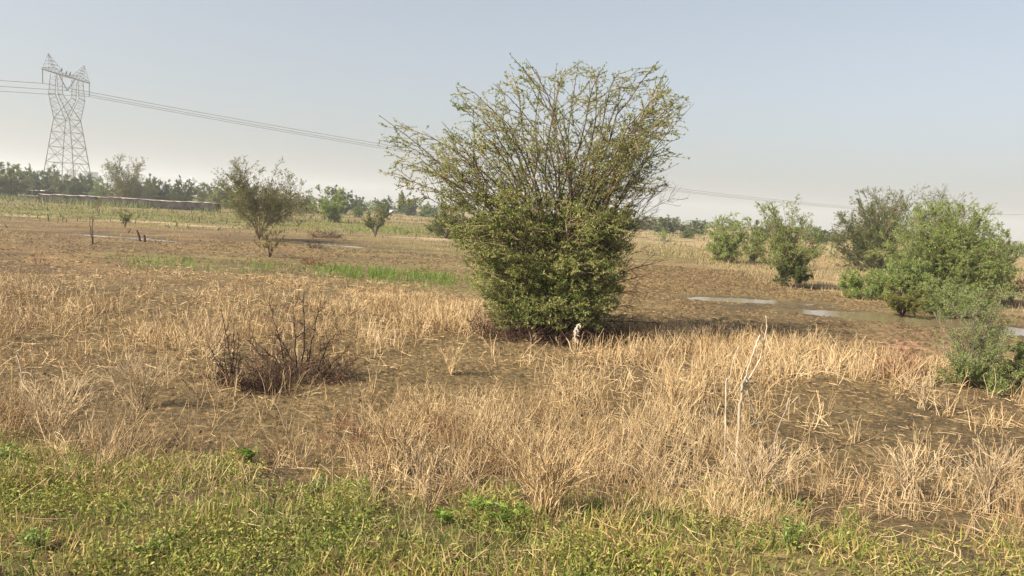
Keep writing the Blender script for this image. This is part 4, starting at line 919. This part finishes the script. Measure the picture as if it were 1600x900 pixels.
# ------------------------------------------------------------------ transmission tower and lines
def beams(segs, r):
    P = np.array([[a, b_] for a, b_ in segs], float); return tubes(P, np.full((len(P), 2), r), 4)
def tower():
    cx, cy = -147.3, 242.6; g = float(gz(cx, cy)); base = np.array([cx, cy, g])
    root = thing('transmission_tower', base, 'tall grey steel lattice power pylon on the left skyline', 'pylon')
    A = lambda x, y, z: np.array([cx + x, cy + y, z])
    # axis along the crossarm is y; body square
    def ring(hx, hy, z): return [A(-hx, -hy, z), A(hx, -hy, z), A(hx, hy, z), A(-hx, hy, z)]
    lv = [(5.5, 5.5, g), (4.95, 4.95, 5), (4.35, 4.4, 10), (3.75, 3.9, 15), (3.1, 3.5, 19.8), (2.5, 3.1, 24)]
    rings = [ring(*l) for l in lv]
    for c in range(4):
        V, Q = tubes(np.array([[rings[i][c] for i in range(6)]]), np.full((1, 6), .17), 4); mesh_obj('leg', V, Q, STEEL, root, loc=base, smooth=False)
    seg = []; thin = []
    for i in range(5):
        lo, hi = rings[i], rings[i + 1]
        for c in range(4):
            d = (c + 1) % 4
            m_ = (lo[c] + lo[d]) / 2; seg += [(hi[c], hi[d])]
            if i < 2: mid = (hi[c] + hi[d]) / 2; seg += [(lo[c], mid), (lo[d], mid)]; thin += [((lo[c] + mid) / 2, (lo[c] + hi[c]) / 2), ((lo[d] + mid) / 2, (lo[d] + hi[d]) / 2), ((lo[c] + mid) / 2, hi[c]), ((lo[d] + mid) / 2, hi[d])]
            else: seg += [(lo[c], hi[d]), (lo[d], hi[c])]; thin += [((lo[c] + hi[c]) / 2, (lo[d] + hi[d]) / 2)]
    V, Q = beams(seg, .085); mesh_obj('body_bracing', V, Q, STEEL, root, loc=base, smooth=False)
    V, Q = beams(thin, .05); mesh_obj('secondary_bracing', V, Q, STEEL, root, loc=base, smooth=False)
    # window: two K frames widening from the waist to the crossarm
    w = rings[5]; zt = 37.2
    for s_ in (-1, 1):
        out, seg2, chord = [], [], []
        for hx in (-1, 1):
            wa = A(hx * 2.5, s_ * 3.1, 24); ko = A(hx * 1.5, s_ * 7.2, 31.0); ki = A(hx * 1.2, s_ * 4.4, 31.5); to = A(hx * 1.0, s_ * 7.0, zt); ti = A(hx * 1.0, s_ * 4.2, zt)
            wo = A(hx * 2.5, -s_ * 3.1, 24)
            chord += [(wa, ko), (ko, to), (ki, ti), (ko, ki), (wo, ki)]
            for k in range(1, 6):
                t0 = k / 6; a_ = wa + (ko - wa) * t0; b_ = (wa + wo) / 2 + (ki - (wa + wo) / 2) * t0; a2 = wa + (ko - wa) * (k + 1) / 6; seg2 += [(a_, b_), (b_, a2)]
            for k in range(4):
                a_ = ko + (to - ko) * k / 4; b_ = ki + (ti - ki) * (k + 1) / 4; c_ = ki + (ti - ki) * k / 4; seg2 += [(a_, b_), (a_, c_)]
            out.append((wa, ko, ki, to, ti))
        for k in range(4):
            t0 = k / 4; t1 = (k + 1) / 4
            a_ = out[0][0] + (out[0][1] - out[0][0]) * t0; b_ = out[1][0] + (out[1][1] - out[1][0]) * t1; seg2 += [(a_, b_)]
            a_ = out[1][0] + (out[1][1] - out[1][0]) * t0; b_ = out[0][0] + (out[0][1] - out[0][0]) * t1; seg2 += [(a_, b_)]
        V, Q = beams(chord, .13); mesh_obj('arm_chord', V, Q, STEEL, root, loc=base, smooth=False)
        V, Q = beams(seg2, .045); mesh_obj('arm_frame', V, Q, STEEL, root, loc=base, smooth=False)
    # crossarm truss
    L = 12.6; n = 14; seg3 = []
    def top(y): return zt + (0.5 + 1.7 * max(0, 1 - abs(abs(y) - 6.5) / 8))
    pr = None
    for k in range(n + 1):
        y = -L + 2 * L * k / n; hw = .25 + .85 * max(0, 1 - abs(y) / L); b1_, b2_ = A(-hw, y, zt + 0.4), A(hw, y, zt + 0.4); t_ = A(0, y, top(y))
        seg3 += [(b1_, b2_), (b1_, t_), (b2_, t_)]
        if pr: seg3 += [(pr[0], b1_), (pr[1], b2_), (pr[2], t_), (pr[0], t_), (pr[1], t_), (pr[0], b2_)]
        pr = (b1_, b2_, t_)
    V, Q = beams(seg3, .07); mesh_obj('crossarm', V, Q, STEEL, root, loc=base, smooth=False)
    for s_ in (-1, 1):      # earth wire peaks
        pk = A(0, s_ * 9.6, 43.0); bs = [A(-.9, s_ * 4.5, top(4.5)), A(.9, s_ * 4.5, top(4.5)), A(-.5, s_ * 8.5, top(8.5)), A(.5, s_ * 8.5, top(8.5)), A(0, s_ * 12.4, zt + .7)]
        sg = [(b_, pk) for b_ in bs]
        for k in (1, 2, 3):
            q = [b_ + (pk - b_) * k / 4 for b_ in bs]; sg += [(q[0], q[1]), (q[0], q[2]), (q[1], q[3]), (q[2], q[3]), (q[2], q[4]), (q[0], q[3])]
        V, Q = beams(sg, .07); mesh_obj('earth_wire_peak', V, Q, STEEL, root, loc=base, smooth=False)
    def insul(a_, b_):
        n_ = 41; t_ = np.linspace(0, 1, n_)[:, None]; P = a_ + (b_ - a_) * t_; R = np.where(np.arange(n_) % 2 == 0, .20, .09)
        V, Q = tubes(P[None], R[None], 8); mesh_obj('insulator', V, Q, GLASSD, root, loc=base)
    E1 = A(0, -12.4, 33.4); E3 = A(0, 12.4, 33.2); E2 = A(0, 0, 33.2)
    insul(A(0, -12.4, zt + .3), E1); insul(A(0, 12.4, zt + .3), E3); insul(A(0, -4.0, zt), E2); insul(A(0, 4.0, zt), E2)
    for k, (E, lab) in enumerate(((E1, 'power line hanging from the near left insulator of the pylon'), (E2, 'power line hanging from the middle V insulator of the pylon'), (E3, 'power line hanging from the far right insulator of the pylon'))):
        b = Bag()
        for off in (-.22, .22):
            t_ = np.linspace(0, 1, 160)
            P = np.stack([E[0] + .85 * 800 * t_, E[1] + off + .53 * 800 * t_, E[2] - 66 * t_ * (1 - t_)], -1); b.add(*tubes(P[None], np.full((1, 160), .075), 4))
            t_ = np.linspace(0, 1, 40)
            P = np.stack([E[0] - .85 * 380 * t_ * .5, E[1] + off - .53 * 380 * t_ * .5, E[2] - 24 * t_ * .5 * (1 - t_ * .5)], -1); b.add(*tubes(P[None], np.full((1, 40), .06), 4))
        tag(b.obj('power_line', WIRE, loc=E), lab, 'power line', 'power lines')
    for k, (y, x) in enumerate(((-3.0, 0), (-.8, .2), (1.8, -.2))):   # birds along the truss top
        p0 = A(x, y, top(y) + .3); V, Q = capped(p0 + smooth_path(np.array([[0, -.6, -.35], [0, 0, 0], [0, .25, .55], [0, .45, .8]])), np.interp(np.linspace(0, 1, 13), [0, .35, .75, 1], [.06, .3, .16, .1]), 8)
        tag(mesh_obj('roosting_bird', V, Q, DARKTWIG, loc=p0), ('leftmost', 'middle', 'rightmost')[k] + ' of three large birds roosting on top of the pylon crossarm', 'bird', 'birds roosting on the pylon')
tower()

# ------------------------------------------------------------------ walls and far buildings
def box(x0, x1, y0, y1, z0, z1):
    v = np.array([[x, y, z] for z in (z0, z1) for x, y in ((x0, y0), (x1, y0), (x1, y1), (x0, y1))], float)
    q = np.array([[3, 2, 1, 0], [4, 5, 6, 7], [0, 1, 5, 4], [1, 2, 6, 5], [2, 3, 7, 6], [3, 0, 4, 7]]); return v, q
def wall(pa, pb, h, th, label, n=60):
    A_ = at(*pa); B_ = at(*pb); d = (B_ - A_); d[2] = 0; L = np.linalg.norm(d); d /= L; nn = np.array([-d[1], d[0], 0])
    rng = np.random.default_rng(int(pa[0] + 905)); root = thing('stone_wall', A_, label, 'wall', 'low stone walls by the far field')
    t_ = np.linspace(0, L, n); hh = h * (1 + .05 * (np.repeat(rng.uniform(-1, 1, n // 6 + 1), 6)[:n])) + rng.normal(0, .03, n); gzv = gz(A_[0] + d[0] * t_, A_[1] + d[1] * t_)
    def strip(z0, z1, o0, o1):
        P0 = A_[None] * [1, 1, 0] + d[None] * t_[:, None]
        c = [P0 + nn * o0 + np.array([0, 0, 1]) * z0[:, None], P0 + nn * o0 + np.array([0, 0, 1]) * z1[:, None], P0 + nn * o1 + np.array([0, 0, 1]) * z1[:, None], P0 + nn * o1 + np.array([0, 0, 1]) * z0[:, None]]
        V = np.stack(c, 1).reshape(-1, 3); q = []
        for i in range(n - 1):
            for k in range(4): q.append([i * 4 + k, i * 4 + (k + 1) % 4, (i + 1) * 4 + (k + 1) % 4, (i + 1) * 4 + k])
        q += [[0, 1, 2, 3], [(n - 1) * 4 + k for k in (3, 2, 1, 0)]]
        return V, np.array(q)
    V, Q = strip(gzv - .3, gzv + hh - .07, 0, th); mesh_obj('masonry', V, Q, STONE, root, loc=A_, smooth=False)
    V, Q = strip(gzv + hh - .07, gzv + hh, -.06, th + .06); mesh_obj('coping', V, Q, COPE, root, loc=A_, smooth=False)
wall((60, 315), (336, 331), 1.12, 1.4, 'long dark stone wall with a pale top behind the crop band')
wall((-60, 305), (27, 308.5), 1.2, 1.2, 'short dark wall piece at the left edge')
wall((30, 309.5), (60, 311), .5, 1.5, 'low broken pale wall piece between the two dark walls')
wall((52, 309.5), (140, 312), 1.35, 1.0, 'second dark wall rising just behind the long stone wall')

def building(px0, px1, ty, Y, mat, label, storeys=2, cols=4, roof=None):
    a = on_ray(px0, ty, Y); b_ = on_ray(px1, ty, Y); x0, x1 = sorted((a[0], b_[0])); zt = (a[2] + b_[2]) / 2; g = float(gz((x0 + x1) / 2, Y)) - .3; dpt = max(5, (x1 - x0) * .7)
    o = thing('building', ((x0 + x1) / 2, Y, g), label, 'building', 'pale buildings on the skyline'); loc = np.array([(x0 + x1) / 2, Y, g])
    V, Q = box(x0, x1, Y, Y + dpt, g, zt); mesh_obj('wall', V, Q, mat, o, loc=loc, smooth=False)
    V, Q = box(x0 - .15, x1 + .15, Y - .15, Y + dpt + .15, zt, zt + .35); mesh_obj('parapet', V, Q, mat, o, loc=loc, smooth=False)
    if roof:
        w_ = (x1 - x0); V, Q = box(x0 + w_ * .55, x0 + w_ * .8, Y + 1, Y + dpt - 1, zt + .35, zt + roof); mesh_obj('roof_room', V, Q, mat, o, loc=loc, smooth=False)
    sh = (zt - g) / storeys
    for s_ in range(storeys):
        for c in range(cols):
            cx_ = x0 + (x1 - x0) * (c + .5) / cols; w_ = (x1 - x0) / cols * .22
            V, Q = box(cx_ - w_, cx_ + w_, Y - .05, Y + .2, g + sh * (s_ + .35), g + sh * (s_ + .75)); mesh_obj('window', V, Q, DARKW, o, loc=loc, smooth=False)
building(103, 113, 265, 620, CONC, 'tall pale grey block behind the pylon legs', 4, 2)
building(113, 142, 268, 640, CONC, 'long grey blue block right of the pylon legs', 3, 5)
building(275, 286, 284.5, 480, WHITEP, 'white house left of the dark tree near the skyline', 2, 2)
building(287, 303, 282, 500, WHITEP, 'largest white building on the left skyline', 2, 3, 2.2)
building(306, 312, 287, 480, WHITEP, 'small white building right of the largest white one', 2, 1)
building(530, 556, 322, 210, WHITEP, 'low white shed beyond the field right of the rounded tree', 1, 4)
building(604, 622, 327, 190, WHITEP, 'low white shed near the foot of the pointed hazy tree', 1, 3)
building(630, 645, 329, 190, WHITEP, 'low pale hut left of the big bush beside the longer shed', 1, 2)
building(452, 468, 318, 260, WHITEP, 'white hut behind the right twigs of the sparse tree', 1, 2)

# ------------------------------------------------------------------ haze
mh = bpy.data.materials.new('haze'); mh.use_nodes = True; t = mh.node_tree
t.nodes.remove(t.nodes['Principled BSDF']); pv = t.nodes.new('ShaderNodeVolumePrincipled')
pv.inputs['Color'].default_value = (.86, .91, .97, 1); pv.inputs['Density'].default_value = .00075; pv.inputs['Anisotropy'].default_value = .2
t.links.new(pv.outputs[0], t.nodes['Material Output'].inputs['Volume'])
V, Q = box(-1800, 1800, -2400, 1800, -2.5, 46)
tag(mesh_obj('haze', V, Q, mh, smooth=False), 'thin pale haze lying over the whole field', 'haze', kind='stuff')
